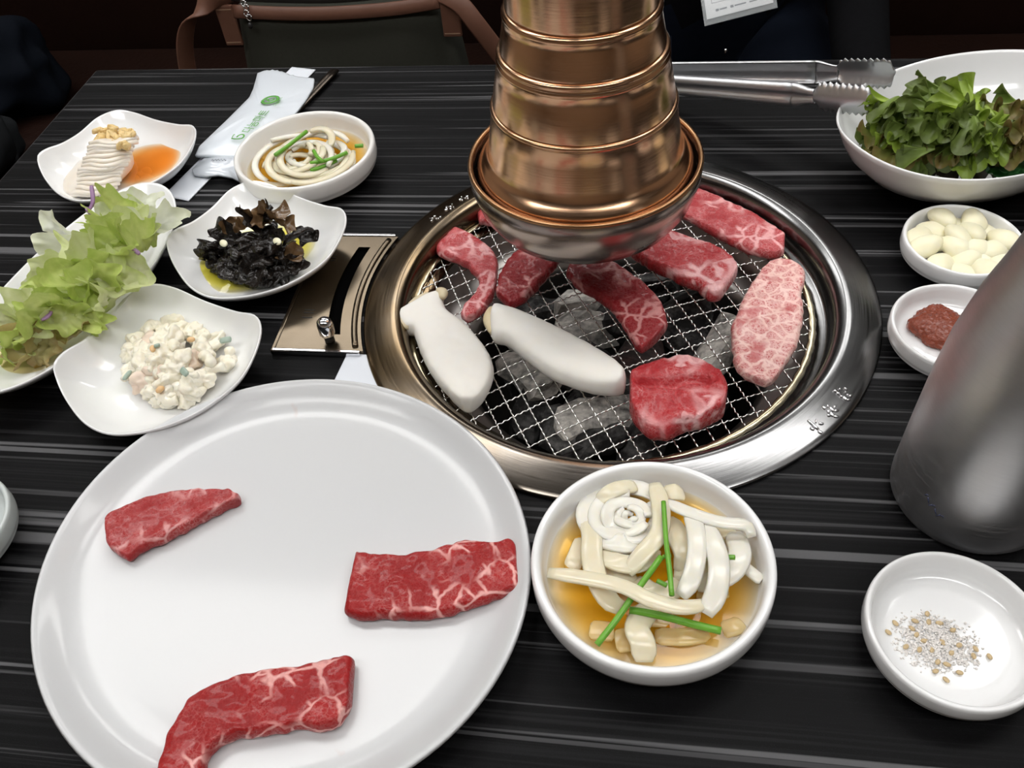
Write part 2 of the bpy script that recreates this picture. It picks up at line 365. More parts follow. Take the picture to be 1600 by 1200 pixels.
# ------------------------------------------------------------------ the room
def struct(name, lo, hi, mat): return tag(boxobj(name, lo, hi, mat), kind='structure')
FZ = -.74
struct('floor', (-2.6, -2.9, FZ - .05), (2.6, 2.1, FZ), 'floor_tile')
struct('ceiling', (-2.6, -2.9, 1.72), (2.6, 2.1, 1.8), 'ceiling_paint')
struct('wall_back', (-2.6, 2.1, FZ), (2.6, 2.2, 1.72), 'wall_dark')
struct('wall_front', (-2.6, -3.0, FZ), (2.6, -2.9, 1.72), 'wall_cream')
struct('wall_left', (-2.7, -3.0, FZ), (-2.6, 2.2, 1.72), 'wall_cream')
struct('wall_right', (2.6, -3.0, FZ), (2.7, 2.2, 1.72), 'wall_cream')
for i, (x, y, lx, ly) in enumerate(LAMPS):
    t = thing('ceiling_light', ['white ceiling light panel above the bench, left of the hood', 'white ceiling light panel above the bench, right of the hood', 'white ceiling light panel left of the table', 'white ceiling light panel right of the table', 'white ceiling light panel behind the viewer, left one', 'white ceiling light panel behind the viewer, right one'][i], 'ceiling light', (x, y, 1.69), 'ceiling light panels')
    boxobj('frame', (x - lx / 2 - .03, y - ly / 2 - .03, 1.695), (x + lx / 2 + .03, y + ly / 2 + .03, 1.72), 'lamp_frame', t)
    boxobj('diffuser', (x - lx / 2, y - ly / 2, 1.685), (x + lx / 2, y + ly / 2, 1.6945), 'lamp_diffuser', t)

# ------------------------------------------------------------------ table
TX0, TX1, TY0, TY1 = -.562, .66, -.43, .339
def build_table():
    t = thing('grill_table', 'black striped laminate dining table with a round grill opening', 'table', (.05, -.04, FZ))
    bm = bmesh.new(); n = 96; hole = .166
    top = [bm.verts.new((hole * math.cos(2 * PI * i / n), hole * math.sin(2 * PI * i / n), 0)) for i in range(n)]
    def rim(i):
        a = 2 * PI * i / n; dx, dy = math.cos(a), math.sin(a)
        sx = (TX1 if dx > 0 else -TX0) / abs(dx) if abs(dx) > 1e-9 else 1e9; sy = (TY1 if dy > 0 else -TY0) / abs(dy) if abs(dy) > 1e-9 else 1e9
        k = min(sx, sy); return Vector((dx * k, dy * k, 0))
    pts = [rim(i) for i in range(n)]
    for cx_, cy_ in ((TX0, TY0), (TX0, TY1), (TX1, TY0), (TX1, TY1)):
        j = min(range(n), key=lambda q: (pts[q] - Vector((cx_, cy_, 0))).length); pts[j] = Vector((cx_, cy_, 0))
    out = [bm.verts.new(p) for p in pts]
    bot = [bm.verts.new((v.co.x, v.co.y, -.034)) for v in top]; obt = [bm.verts.new((v.co.x, v.co.y, -.034)) for v in out]
    for i in range(n):
        j = (i + 1) % n
        bm.faces.new((top[i], out[i], out[j], top[j])); bm.faces.new((bot[j], obt[j], obt[i], bot[i]))
        bm.faces.new((top[j], bot[j], bot[i], top[i])); bm.faces.new((out[i], obt[i], obt[j], out[j]))
    bmobj('tabletop', bm, 'table', t)
    for nm, lo, hi in (('far', (TX0, TY1, -.034), (TX1, TY1 + .0015, -.0006)), ('near', (TX0, TY0 - .0015, -.034), (TX1, TY0, -.0006)), ('l', (TX0 - .0015, TY0, -.034), (TX0, TY1, -.0006)), ('r', (TX1, TY0, -.034), (TX1 + .0015, TY1, -.0006))):
        boxobj('edge_band', lo, hi, 'table_edge', t)
    for x in (TX0 + .06, TX1 - .06):
        for y in (TY0 + .06, TY1 - .06): boxobj('leg', (x - .025, y - .025, FZ), (x + .025, y + .025, -.0342), 'black_metal', t, .003)
build_table()

# ------------------------------------------------------------------ grill: ring, fire pot, damper plate
def build_grill():
    t = thing('table_grill', 'round stainless charcoal grill set into the black table', 'grill', (0, 0, -.17))
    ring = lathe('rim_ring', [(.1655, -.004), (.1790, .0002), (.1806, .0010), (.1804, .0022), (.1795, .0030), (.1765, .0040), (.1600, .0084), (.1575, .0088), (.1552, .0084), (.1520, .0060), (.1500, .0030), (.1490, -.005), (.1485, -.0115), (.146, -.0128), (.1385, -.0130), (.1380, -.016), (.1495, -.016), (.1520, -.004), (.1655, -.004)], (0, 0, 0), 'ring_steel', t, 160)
    lathe('fire_pot', [(.1480, -.016), (.1450, -.026), (.138, -.040), (.1300, -.047), (.117, -.050), (.112, -.054), (.110, -.062), (.110, -.14), (.10, -.165), (.0, -.168), (.0, -.172), (.105, -.17), (.118, -.14), (.118, -.066), (.13, -.058), (.142, -.046), (.149, -.03), (.1525, -.016)], (0, 0, 0), 'pot_steel', t, 120)
    lathe('ash_tray', [(.0, -.112), (.1, -.112), (.108, -.108), (.108, -.118), (.0, -.118)], (0, 0, 0), 'soot', t, 64)
    # embossed characters on the ring, three far left and three near right, as short raised strokes
    def stroke(px0, px1, wd=.0011):
        zs = .0083
        a, b = at(*px0, zs), at(*px1, zs)
        p = [a.lerp(b, k / 5) for k in range(6)]
        for q in p:
            rr = math.hypot(q.x, q.y); q.z = .0085 - max(0, rr - .1600) * .2667
        v, f = sweep(p, lambda s: wd * (.45 + .55 * math.sin(PI * (.12 + .76 * s))), lambda s: .0009, 8)
        mobj('embossed_stroke', v, f, 'chrome', ring)
    g = lambda x, y: (1250 + x / 12, 590 + y / 12)
    for a, b, wd in [((150, 770), (370, 905), .0011), ((205, 890), (285, 915), .0012), ((365, 805), (455, 800), .0010), ((360, 925), (440, 960), .0012), ((315, 745), (310, 800), .0006),
                 ((425, 515), (500, 545), .0013), ((510, 490), (550, 495), .0011), ((570, 510), (650, 570), .0011), ((650, 565), (740, 550), .0009), ((525, 570), (560, 600), .0011), ((525, 650), (590, 645), .0011), ((585, 600), (650, 655), .0012), ((650, 655), (745, 650), .0011), ((640, 490), (690, 500), .0009), ((690, 480), (640, 515), .0007),
                 ((630, 225), (715, 215), .0012), ((735, 185), (760, 175), .0010), ((690, 255), (780, 255), .0013), ((760, 300), (830, 300), .0012), ((820, 300), (900, 350), .0013), ((890, 350), (970, 335), .0011), ((830, 155), (905, 165), .0010), ((940, 275), (990, 262), .0011), ((850, 225), (880, 215), .0007), ((895, 270), (920, 255), .0007)]:
        stroke(g(*a), g(*b), wd)
    h = lambda x, y: (650 + x / 16, 290 + y / 16)
    for a, b, wd in [((330, 765), (430, 780), .0009), ((360, 840), (410, 845), .0010), ((430, 725), (490, 720), .0009), ((495, 810), (530, 815), .0010), ((550, 820), (575, 815), .0010), ((595, 795), (625, 770), .0008),
                 ((740, 455), (880, 505), .0011), ((735, 520), (780, 515), .0009), ((705, 575), (795, 572), .0013), ((845, 580), (885, 570), .0012), ((890, 430), (905, 440), .0008), ((930, 545), (945, 535), .0008),
                 ((1070, 320), (1130, 305), .0013), ((1120, 235), (1145, 232), .0010), ((1140, 350), (1170, 345), .0011), ((1245, 245), (1310, 245), .0012), ((1195, 275), (1250, 310), .0008), ((1285, 330), (1315, 328), .0011)]:
        stroke(h(*a), h(*b), wd)
    # damper plate
    d = thing('damper_plate', 'brownish steel damper plate with curved slot beside the grill ring', 'plate', (-.2, 0, 0))
    x0, x1, y0, y1 = -.2335, -.168, -.0655, .0605
    def arc(r, yy): return -math.sqrt(max(r * r - yy * yy, 0))
    N = 40
    def strip(nm, fl, fr, ya, yb, zt, zb, mat='vent_steel'):
        vs_, fs = [], []
        for i in range(N + 1):
            y = ya + (yb - ya) * i / N; a, b = fl(y), fr(y)
            vs_ += [(a, y, zt), (b, y, zt), (b, y, zb), (a, y, zb)]
        for i in range(N):
            for k in range(4): fs.append([i * 4 + k, i * 4 + (k + 1) % 4, i * 4 + 4 + (k + 1) % 4, i * 4 + 4 + k])
        fs.append([0, 1, 2, 3]); fs.append([N * 4 + k for k in range(4)])
        return mobj(nm, vs_, fs, mat, d, smooth=False)
    ya, yb = -.050, .047
    sl = lambda y: -.2015 - .0 - .155 * (1 - math.cos(0)) - (math.sqrt(.205 ** 2 - y * y) - .205) * 1.0 - .0045
    sr = lambda y: sl(y) + .0095
    strip('plate', lambda y: x0, sl, ya, yb, .0035, .0003); strip('plate', sr, lambda y: arc(.1822, y), ya, yb, .0035, .0003)
    strip('plate', lambda y: x0, lambda y: arc(.1822, y), y0, ya, .0035, .0003); strip('plate', lambda y: x0, lambda y: arc(.1822, y), yb, y1, .0035, .0003)
    strip('slot_shade_sheet', lambda y: sl(y) - .002, lambda y: sr(y) + .002, ya - .001, yb + .001, .00025, .00005, 'slot_shade')  # black sheet painted as the shade inside an open slot
    boxobj('flange', (x0 - .002, y0 - .003, .0002), (-.172, y0, .0045), 'chrome', d, .0008); boxobj('flange', (x0 - .002, y1, .0002), (-.174, y1 + .003, .0045), 'chrome', d, .0008); boxobj('flange', (x0 - .003, y0 - .003, .0002), (x0, y1 + .003, .0042), 'vent_steel', d, .0008)
    # raised curved lip beside the ring
    p = [Vector((arc(.1868, y), y, .0040)) for y in [y0 + .004 + (y1 - y0 - .008) * i / 30 for i in range(31)]]
    v, f = sweep(p, lambda s: .0022, lambda s: .0014, 8); mobj('raised_lip', v, f, 'vent_steel', d)
    for yy in [.030, .033, .036, -.026, -.029, -.034]: boxobj('scale_mark', (-.2235, yy, .0034), (-.2155, yy + .0006, .0037), 'black_metal', d)
    k = at(515, 530, .004)
    kn = lathe('knob', [(0, .006), (.0048, .006), (.0056, .0075), (.0056, .0150), (.0050, .0182), (.0032, .0202), (0, .0208)], (k.x, k.y, .0030), 'chrome', d, 32); kn['label'] = 'chrome knob in the slot'
    lathe('stem', [(0, 0), (.0035, 0), (.0035, .007), (0, .007)], (k.x, k.y, .0030), 'black_metal', kn, 20)
build_grill()

# ------------------------------------------------------------------ wire mesh
MC = Vector((-.0055, -.001, -.0085)); MR = .1425
def build_mesh():
    t = thing('grill_mesh', 'round crimped steel wire mesh lying inside the grill ring', 'grill mesh', MC)
    rp = [Vector((MC.x + MR * math.cos(a), MC.y + MR * math.sin(a), MC.z)) for a in [2 * PI * i / 200 for i in range(201)]]
    vs_, fs = [], []
    v, f = sweep(rp, lambda s: .0026 + .0005 * math.sin(s * 2 * PI * 66), lambda s: .0013, 8, cap=False); mobj('rim_band', v, f, 'wire_rim', t)
    ang = math.radians(28); r = .00056
    for fam, (a, p) in enumerate(((ang, .0137), (ang + PI / 2 - .03, .0118))):
        d = Vector((math.cos(a), math.sin(a), 0)); nrm = Vector((-d.y, d.x, 0))
        k0 = int(MR / p) + 2
        for k in range(-k0, k0 + 1):
            off = k * p + (.004 if fam == 0 else .002)
            if abs(off) > MR + .012: continue
            hl = MR * 1.1; cnt = int(2 * hl / .00115); path = []
            for i in range(cnt + 1):
                s = -hl + 2 * hl * i / cnt
                z = .00045 * math.sin(2 * PI * s / .0046 + fam * 1.7 + k) + .0004 * (1 if fam else -1)
                bend = (-.85 * s * s + .004) if fam == 0 else .0022 * math.sin(s * 16 + k * .2)
                q = d * s + nrm * (off + bend + .00022 * math.cos(2 * PI * s / .0046))
                if math.hypot(q.x, q.y) < MR - .0008: path.append(MC + q + Vector((0, 0, z)))
            if len(path) < 8: continue
            v, f = sweep(path, lambda s: r, lambda s: r, 5); mobj('wire', v, f, 'wire', t)
build_mesh()

# ------------------------------------------------------------------ charcoal
def build_charcoal():
    rnd = random.Random(5)
    spots = []
    for i in range(900):
        a = rnd.uniform(0, 2 * PI); rr = .088 * math.sqrt(rnd.random()); x, y = rr * math.cos(a), rr * math.sin(a)
        if all((x - p[0]) ** 2 + (y - p[1]) ** 2 > .027 ** 2 for p in spots): spots.append((x, y))
        if len(spots) >= 26: break
    spots += [at(830, 590, -.05)[:2], at(1120, 545, -.045)[:2], at(1060, 500, -.05)[:2], at(930, 660, -.05)[:2]]
    for i, (x, y) in enumerate(spots):
        fixed = i >= len(spots) - 4
        L, W, H = rnd.uniform(.020, .032), rnd.uniform(.011, .018), rnd.uniform(.011, .017); z = -.066 + rnd.uniform(-.014, .010); mat = rnd.choice(['charcoal', 'charcoal', 'charcoal', 'charcoal_ash', 'charcoal_red'])
        if fixed: z = -.046; L, W, H = .030, .014, .011; mat = ['charcoal_ash', 'charcoal_ash', 'charcoal', 'charcoal_ash'][i - len(spots) + 4]
        bm = bmesh.new(); bmesh.ops.create_icosphere(bm, subdivisions=2, radius=1.0)
        R_ = Matrix.Rotation(rnd.uniform(0, PI) if not fixed else (-.8, 1.0, .2, .3)[i - len(spots) + 4], 3, 'Z') @ Matrix.Rotation(rnd.uniform(-.5, .5), 3, 'Y') @ Matrix.Rotation(rnd.uniform(-.6, .6), 3, 'X')
        for v in bm.verts:
            c = v.co.copy(); m = max(abs(c.x), abs(c.y), abs(c.z)); c = c.lerp(c / m, .75)           # blocky chunk
            c = Vector((c.x * L, c.y * W, c.z * H)); c += c.normalized() * (.0085 * nz(c, 60, i) + .003 * nz(c, 220, i + 9))
            v.co = R_ @ c + Vector((x, y, z))
        lab = {'charcoal': 'black charcoal lump glimpsed through the grill mesh', 'charcoal_ash': 'pale grey ash-coated charcoal lump under the grill mesh', 'charcoal_red': 'dark reddish brown charcoal lump under the grill mesh'}[mat] + ', ' + where((x, y), (0, 0), .1).replace('rim', 'edge')
        tag(bmobj('charcoal', bm, mat, smooth=False), lab, 'charcoal', {'charcoal': 'black charcoal lumps', 'charcoal_ash': 'ash-coated charcoal lumps', 'charcoal_red': 'reddish charcoal lumps'}[mat])
build_charcoal()

# ------------------------------------------------------------------ extraction hood
HX, HY = -.0216, .0251
def build_hood():
    c = (HX, HY, 0); t = thing('extraction_hood', 'brass telescopic extraction hood hanging over the grill', 'extraction hood', (HX, HY, .055))
    lathe('drip_cup', [(.046, .0572), (.0560, .0575), (.0645, .0625), (.0715, .0735), (.0760, .089), (.0768, .0995), (.0755, .1012), (.0738, .0998), (.0728, .0885), (.0680, .0755), (.062, .0665), (.0555, .0612), (.046, .0608), (.046, .0572)], c, 'cup_steel', t, 120)
    lathe('cup_lip', [(.0752, .0985), (.0768, .0998), (.0762, .1016), (.0742, .1018), (.0732, .1002), (.0740, .0985), (.0752, .0985)], c, 'brass_dark', t, 120)
    lathe('bell', [(.052, .078), (.0690, .0905), (.0705, .0945), (.0703, .0985), (.0685, .1022), (.0655, .1052), (.0637, .1068), (.0625, .1095), (.0618, .1140), (.0592, .1280), (.0575, .1385), (.0578, .1395), (.0582, .1410), (.0575, .1425), (.056, .1425)], c, 'brass', t, 120)
    lathe('lower_sleeve', [(.053, .136), (.0562, .1400), (.0564, .1440), (.0528, .1630), (.0512, .1690), (.0517, .1700), (.0520, .1712), (.0514, .1725), (.0508, .1730), (.0513, .1742), (.0514, .1756), (.0504, .1770), (.048, .1770)], c, 'brass', t, 120)
    lathe('middle_sleeve', [(.046, .170), (.0492, .1760), (.0490, .1790), (.0462, .1930), (.0455, .1965), (.0462, .1978), (.0463, .1995), (.0455, .2010), (.0440, .2015)], c, 'brass', t, 120)
    lathe('upper_sleeve', [(.0425, .199), (.0440, .2015), (.0442, .2040), (.0438, .30), (.0438, .60), (.0425, .60), (.0425, .199)], c, 'brass', t, 96)
    lathe('duct_pipe', [(.040, .56), (.0415, .56), (.0415, 1.72), (.040, 1.72), (.040, .56)], c, 'brass_dark', t, 64)
    lathe('ceiling_collar', [(.042, 1.70), (.075, 1.705), (.08, 1.719), (.042, 1.719)], c, 'brass_dark', t, 64)
    a = at(1000, 4, .0); d = Vector((math.cos(-1.0), math.sin(-1.0), 0)); q = Vector((HX, HY, .2205)) + d * .0440
    bm = bmesh.new(); bmesh.ops.create_uvsphere(bm, u_segments=16, v_segments=10, radius=.0026)
    for v in bm.verts: v.co = v.co + q
    bmobj('rivet', bm, 'chrome', t, smooth=True)
build_hood()

# ------------------------------------------------------------------ crockery
def round_dish(name, label, center, R, H, mat='porcelain', cat='dish'):
    k = H
    prof = [(0, .0022), (.50 * R, .0022), (.52 * R, 0), (.60 * R, 0), (.62 * R, .003), (.82 * R, .20 * k), (.955 * R, .38 * k), (.972 * R, .43 * k), (.968 * R, .46 * k), (.990 * R, .52 * k), (1.0 * R, .62 * k), (1.0 * R, .88 * k), (.992 * R, .965 * k), (.972 * R, k), (.945 * R, .992 * k), (.922 * R, .94 * k), (.905 * R, .80 * k), (.885 * R, .60 * k), (.855 * R, .46 * k), (.79 * R, .385 * k), (.6 * R, .36 * k), (.3 * R, .35 * k), (0, .35 * k)]
    o = lathe(name, prof, (center[0], center[1], .0), mat, None, 112); return tag(o, label, cat)
def outline_dish(name, label, rim, mat, floor_z, cat='dish', wallp=((1.0, 0), (.97, .15), (.90, .42), (.80, .68), (.66, .87), (.5, .965), (.3, 1.0)), th=.0028, foot=.5, smoothc=None):
    """open dish from a closed rim line (own height along the rim); wallp: (scale, drop fraction)"""
    n = len(rim); c = smoothc or Vector((sum(p.x for p in rim) / n, sum(p.y for p in rim) / n, 0)); vs_, fs = [], []; rows = []
    def row(fn):
        b = len(vs_)
        for p in rim: vs_.append(fn(p))
        rows.append(b)
    def oc(k, p): # towards the floor the outline becomes an oval
        v = Vector((p.x - c.x, p.y - c.y)); return v * k
    for k, dr in wallp: row(lambda p, k=k, dr=dr: (c.x + oc(k, p).x, c.y + oc(k, p).y, p.z + (floor_z - p.z) * dr))
    row(lambda p: (c.x + oc(.12, p).x, c.y + oc(.12, p).y, floor_z)); ctop = len(vs_); vs_.append((c.x, c.y, floor_z))
    inner = list(rows); rows.clear()
    row(lambda p: (c.x + (p.x - c.x) * 1.008, c.y + (p.y - c.y) * 1.008, p.z - .0014))
    for k, dr in wallp[1:5]: row(lambda p, k=k, dr=dr: (c.x + oc(k, p).x * 1.0, c.y + oc(k, p).y * 1.0, max(.0006, (p.z + (floor_z - p.z) * dr) - th * (1.0 if dr < .8 else .9))))
    row(lambda p: (c.x + oc(foot + .03, p).x, c.y + oc(foot + .03, p).y, .0)); row(lambda p: (c.x + oc(foot - .02, p).x, c.y + oc(foot - .02, p).y, .0)); row(lambda p: (c.x + oc(foot - .05, p).x, c.y + oc(foot - .05, p).y, .0015))
    cb = len(vs_); vs_.append((c.x, c.y, .0015)); outer = list(rows)
    for a, b in zip(inner, inner[1:]):
        for i in range(n): j = (i + 1) % n; fs.append([a + i, a + j, b + j, b + i])
    for i in range(n): fs.append([inner[-1] + i, inner[-1] + (i + 1) % n, ctop])
    seq = [inner[0]] + outer
    for a, b in zip(seq, seq[1:]):
        for i in range(n): j = (i + 1) % n; fs.append([a + j, a + i, b + i, b + j])
    for i in range(n): fs.append([outer[-1] + (i + 1) % n, outer[-1] + i, cb])
    return tag(mobj(name, vs_, fs, mat, None, (c.x, c.y, 0)), label, cat), c

# big plate
PC, PA, PB, PANG = Vector((-.1708, -.2381, 0)), .1383, .1282, math.radians(151.7)
def ell_rim(c, a, b, ang, z, n=128, zf=None, pw=2.0):
    out = []
    for i in range(n):
        t = 2 * PI * i / n; ct, st = math.cos(t), math.sin(t); ex = 2.0 / pw
        x, y = a * math.copysign(abs(ct) ** ex, ct), b * math.copysign(abs(st) ** ex, st)
        out.append(Vector((c.x + x * math.cos(ang) - y * math.sin(ang), c.y + x * math.sin(ang) + y * math.cos(ang), z + (zf(t) if zf else 0))))
    return out
outline_dish('dinner_plate', 'large white oval plate holding three raw beef strips', ell_rim(PC, PA, PB, PANG, .020), 'plate', .0085, 'plate', ((1.0, 0), (.992, .0), (.975, .12), (.945, .38), (.915, .64), (.885, .82), (.85, .93), (.80, .985), (.74, 1.0), (.4, 1.0)), .003, .70)
PZ = .0087
on1 = round_dish('onion_dish', 'white round dish of onion in soy sauce, beside the large plate', (.0281, -.2298), .0622, .030)
on2 = round_dish('onion_dish', 'white round dish of onion and chives beside the wet wipe packet', (-.2670, .1450), .0600, .030, 'porcelain_cream')
salt_d = round_dish('seasoning_dish', 'small white round dish of salt and sesame below the steel bottle', (.1724, -.2519), .0416, .022)
gar_d = round_dish('garlic_dish', 'small white round dish of garlic below the lettuce bowl', (.2388, .0442), .0398, .022)
ssam_d = round_dish('sauce_dish', 'small white round dish of red paste behind the steel bottle', (.2165, -.0434), .0400, .022)
edge_c = at(11, 826, .02)
edge_d = round_dish('side_dish', 'pale grey-white dish cut off at the left picture edge', (edge_c.x - .0400, edge_c.y - .004), .0400, .024, 'porcelain_grey')

# three wavy square dishes, one outline
mac_px = [(84, 568, .034), (100, 549, .033), (132, 530, .029), (165, 500, .025), (198, 462, .024), (235, 444, .025), (272, 449, .024), (320, 470, .025), (368, 486, .029), (398, 492, .032), (407, 512, .032), (400, 545, .029), (378, 587, .026), (340, 622, .024), (290, 652, .023), (230, 672, .023), (172, 677, .023), (132, 660, .024), (103, 624, .026), (87, 590, .029)]
mac_rim = catmull([at(*p) for p in mac_px], 112, True)
mac_c = Vector((sum(p.x for p in mac_rim) / 112, sum(p.y for p in mac_rim) / 112, 0))
def wavy(label, dx, dy, rot=0.0):
    R_ = Matrix.Rotation(rot, 3, 'Z'); rim = [R_ @ (p - mac_c) + mac_c + Vector((dx, dy, 0)) for p in mac_rim]
    return outline_dish('wavy_dish', label, rim, 'porcelain', .0060, 'dish', ((1.0, 0), (.985, .06), (.94, .27), (.86, .52), (.74, .78), (.62, .91), (.48, .975), (.3, 1.0)), .003, .48)[1]
MACC = wavy('white wavy square dish of macaroni salad touching the large plate', 0, 0)
KIMC = wavy('white wavy square dish of pale kimchi near the far left table corner', -.139, .2405, -.02)
FUNC = wavy('white wavy square dish of black wood ear mushrooms beside the damper plate', .027, .126, -.10)
SALC = Vector((-.3985, -.024, 0)); SALA = math.radians(82)
outline_dish('boat_dish', 'long white oval dish of green salad at the left edge', ell_rim(SALC, .118, .0515, SALA, .0235, 112, lambda t: .007 * math.cos(t) ** 4, 2.2), 'porcelain', .006, 'dish', ((1.0, 0), (.985, .06), (.94, .27), (.86, .52), (.74, .78), (.62, .91), (.48, .975), (.3, 1.0)), .003, .5)
LETC = Vector((.2680, .1640, 0)); LETA = math.radians(30)
outline_dish('salad_bowl', 'large white oval bowl of green lettuce leaves at the right', ell_rim(LETC, .112, .080, LETA, .050, 128, lambda t: .004 * math.cos(t) ** 4, 2.15), 'porcelain', .008, 'bowl', ((1.0, 0), (.985, .05), (.955, .22), (.90, .45), (.80, .70), (.68, .86), (.5, .97), (.3, 1.0)), .0042, .45)

# ------------------------------------------------------------------ liquids
def pool(name, label, c, r, z, mat, seed, ax=1.0, ang=0.0, wob=.12, cat='sauce', edge0=.0, pw=1.0):
    vs_, fs, dep = [(c[0], c[1], z)], [], [1.0]; n, m = 64, 14
    for j in range(1, m + 1):
        for i in range(n):
            a = 2 * PI * i / n; k = r * (1 + wob * nz((math.cos(a) * 1.2, math.sin(a) * 1.2, seed), 1.0, seed)) * j / m
            x, y = k * math.cos(a), k * math.sin(a) * ax
            vs_.append((c[0] + x * math.cos(ang) - y * math.sin(ang), c[1] + x * math.sin(ang) + y * math.cos(ang), z)); s = j / m
            dep.append(max(edge0, 1 - max(0, (s - .35) / .65) ** 4.5 * pw))
    for i in range(n): fs.append([0, 1 + i, 1 + (i + 1) % n])
    for j in range(m - 1):
        for i in range(n): a, b = 1 + j * n + i, 1 + j * n + (i + 1) % n; fs.append([a, b, b + n, a + n])
    return tag(mobj(name, vs_, fs, mat, None, (c[0], c[1], z), True, dep), label, cat)
pool('soy_sauce', 'amber soy sauce pooled in the dish beside the large plate', (.0281, -.2298), .0546, .0165, 'soy', 1, wob=.0)
pool('soy_sauce', 'amber soy sauce pooled in the onion dish beside the wet wipes', (-.2670, .1450), .0524, .0158, 'soy', 2, wob=.0, pw=1.0)
kb = at(228, 256, .010); pool('kimchi_broth', 'orange broth beside the pale kimchi wedge', (kb.x, kb.y), .033, .0112, 'kimchi_broth', 3, .9, .7)
ob = at(395, 405, .008); pool('sesame_oil', 'yellow oil around the black wood ear mushrooms', (ob.x, ob.y), .047, .0108, 'oil', 4, .82, .5, edge0=.0)

# ------------------------------------------------------------------ meat and mushrooms
def slab(name, label, A, B, z0, th, mat, seed, cat='beef', nu=46, nv=18, rough=1.0, p=5.0, groove=None, bow=0.0, pend=4.0, group=None, jit=.0011, lift=None, emin=.45):
    A = catmull([at(x, y, z0 + th * .75) for x, y in A], nu); B = catmull([at(x, y, z0 + th * .75) for x, y in B], nu)
    vs_, fs = [], []; ns = 2 * nv
    for i in range(nu):
        u = i / (nu - 1); e = (1 - abs(2 * u - 1) ** pend) ** (1 / pend) if 0 < u < 1 else 0.0
        e = emin + (1 - emin) * e
        a, b = A[i], B[i]; d = b - a; dn = d.normalized() if d.length > 1e-6 else Vector((1, 0, 0))
        a = a + dn * jit * nz(a, 260, seed) * 1.6; b = b + dn * jit * nz(b, 260, seed + 3) * 1.6
        zoff = lift(u) if lift else 0.0
        for k in range(ns):
            if k <= nv: v = k / nv; top = True
            else: v = 1 - (k - nv) / nv; top = False
            h = (1 - abs(2 * v - 1) ** p) ** (1 / p) if 0 < v < 1 else 0.0
            inset = .06 if not top and 0 < v < 1 else 0
            q = a.lerp(b, v)
            if top:
                z = z0 + th * (.45 + .55 * h * (.1 + .9 * e if emin < .3 else .35 + .65 * e)) + bow * th * math.sin(PI * v)
                z += rough * (th * .14 * nz((q.x, q.y, 0), 75, seed) + th * .09 * nz((q.x, q.y, 0), 210, seed + 5)) * h
                if groove: z -= th * groove(u, v)
            else: z = z0 + th * .45 * (1 - h)
            vs_.append((q.x, q.y, z + zoff))
    for i in range(nu - 1):
        for k in range(ns): a_, b_ = i * ns + k, i * ns + (k + 1) % ns; fs.append([a_, b_, b_ + ns, a_ + ns])
    for base in (0, (nu - 1) * ns):
        for k in range(nv):
            q = [base + k, base + k + 1, base + (ns - k - 1) % ns, base + (ns - k) % ns]
            q = list(dict.fromkeys(q)); fs.append(q)
    o = mobj(name, vs_, fs, mat); sub = o.modifiers.new('smooth', 'SUBSURF'); sub.levels = 1; sub.render_levels = 1
    return tag(o, label, cat, group)
MZ = MC.z + .0016
slab('beef_strip', 'short pointed raw beef strip at the upper left of the large plate', [(162, 808), (185, 792), (213, 779), (266, 765), (329, 762), (360, 765), (373, 772)], [(166, 850), (180, 866), (197, 874), (228, 856), (276, 834), (319, 808), (374, 779)], PZ, .009, 'beef_pale', 1, jit=.0013)
slab('beef_strip', 'rectangular marbled raw beef strip at the right of the large plate', [(556, 856), (570, 861), (595, 862), (620, 863), (650, 859), (677, 855), (715, 842), (772, 842), (795, 839), (806, 850)], [(535, 955), (547, 965), (570, 966), (595, 966), (661, 966), (685, 963), (706, 959), (753, 942), (785, 930), (812, 915)], PZ, .010, 'beef_red', 2, jit=.0013, p=7)
slab('beef_strip', 'bent marbled raw beef strip at the lower edge of the large plate', [(236, 1228), (247, 1190), (260, 1148), (287, 1100), (319, 1071), (388, 1047), (468, 1036), (531, 1020), (552, 1027)], [(310, 1240), (322, 1205), (326, 1180), (345, 1160), (361, 1153), (404, 1148), (468, 1140), (523, 1137), (546, 1100)], PZ, .011, 'beef_red', 3, jit=.0013, p=6)
slab('grilling_beef', 'pink bent beef slice at the far left of the grill mesh', [(700, 350), (716, 354), (733, 363), (760, 380), (777, 403), (777, 433), (767, 467), (748, 487), (728, 497)], [(678, 380), (684, 395), (700, 402), (716, 407), (734, 420), (748, 437), (742, 457), (727, 473), (719, 489)], MZ, .009, 'beef_grill', 4)
slab('grilling_beef', 'dark red beef slice under the hood, above the long mushroom', [(775, 455), (779, 425), (790, 405), (806, 390), (818, 372)], [(796, 475), (826, 463), (848, 437), (867, 416), (884, 390)], MZ, .010, 'beef_dark', 5, pend=3)
slab('grilling_beef', 'dark red marbled beef slice at the centre of the grill mesh', [(900, 385), (935, 398), (963, 410), (996, 431), (1025, 456), (1042, 485), (1041, 510), (1021, 530)], [(884, 425), (902, 447), (925, 459), (954, 481), (975, 510), (983, 524), (992, 537), (1005, 543)], MZ, .010, 'beef_dark', 6)
slab('grilling_beef', 'folded beef slice with white fat end right of the hood', [(1020, 345), (1054, 360), (1088, 372), (1121, 383), (1150, 402), (1153, 420)], [(985, 395), (1020, 416), (1058, 435), (1088, 447), (1108, 463), (1127, 458)], MZ, .012, 'beef_fatty', 7)
slab('grilling_beef', 'long pink marbled beef slice at the far right of the mesh', [(1088, 292), (1112, 300), (1133, 310), (1171, 327), (1204, 347), (1227, 366)], [(1060, 332), (1085, 346), (1110, 362), (1140, 377), (1170, 391), (1205, 399), (1226, 392)], MZ, .009, 'beef_grill', 8)
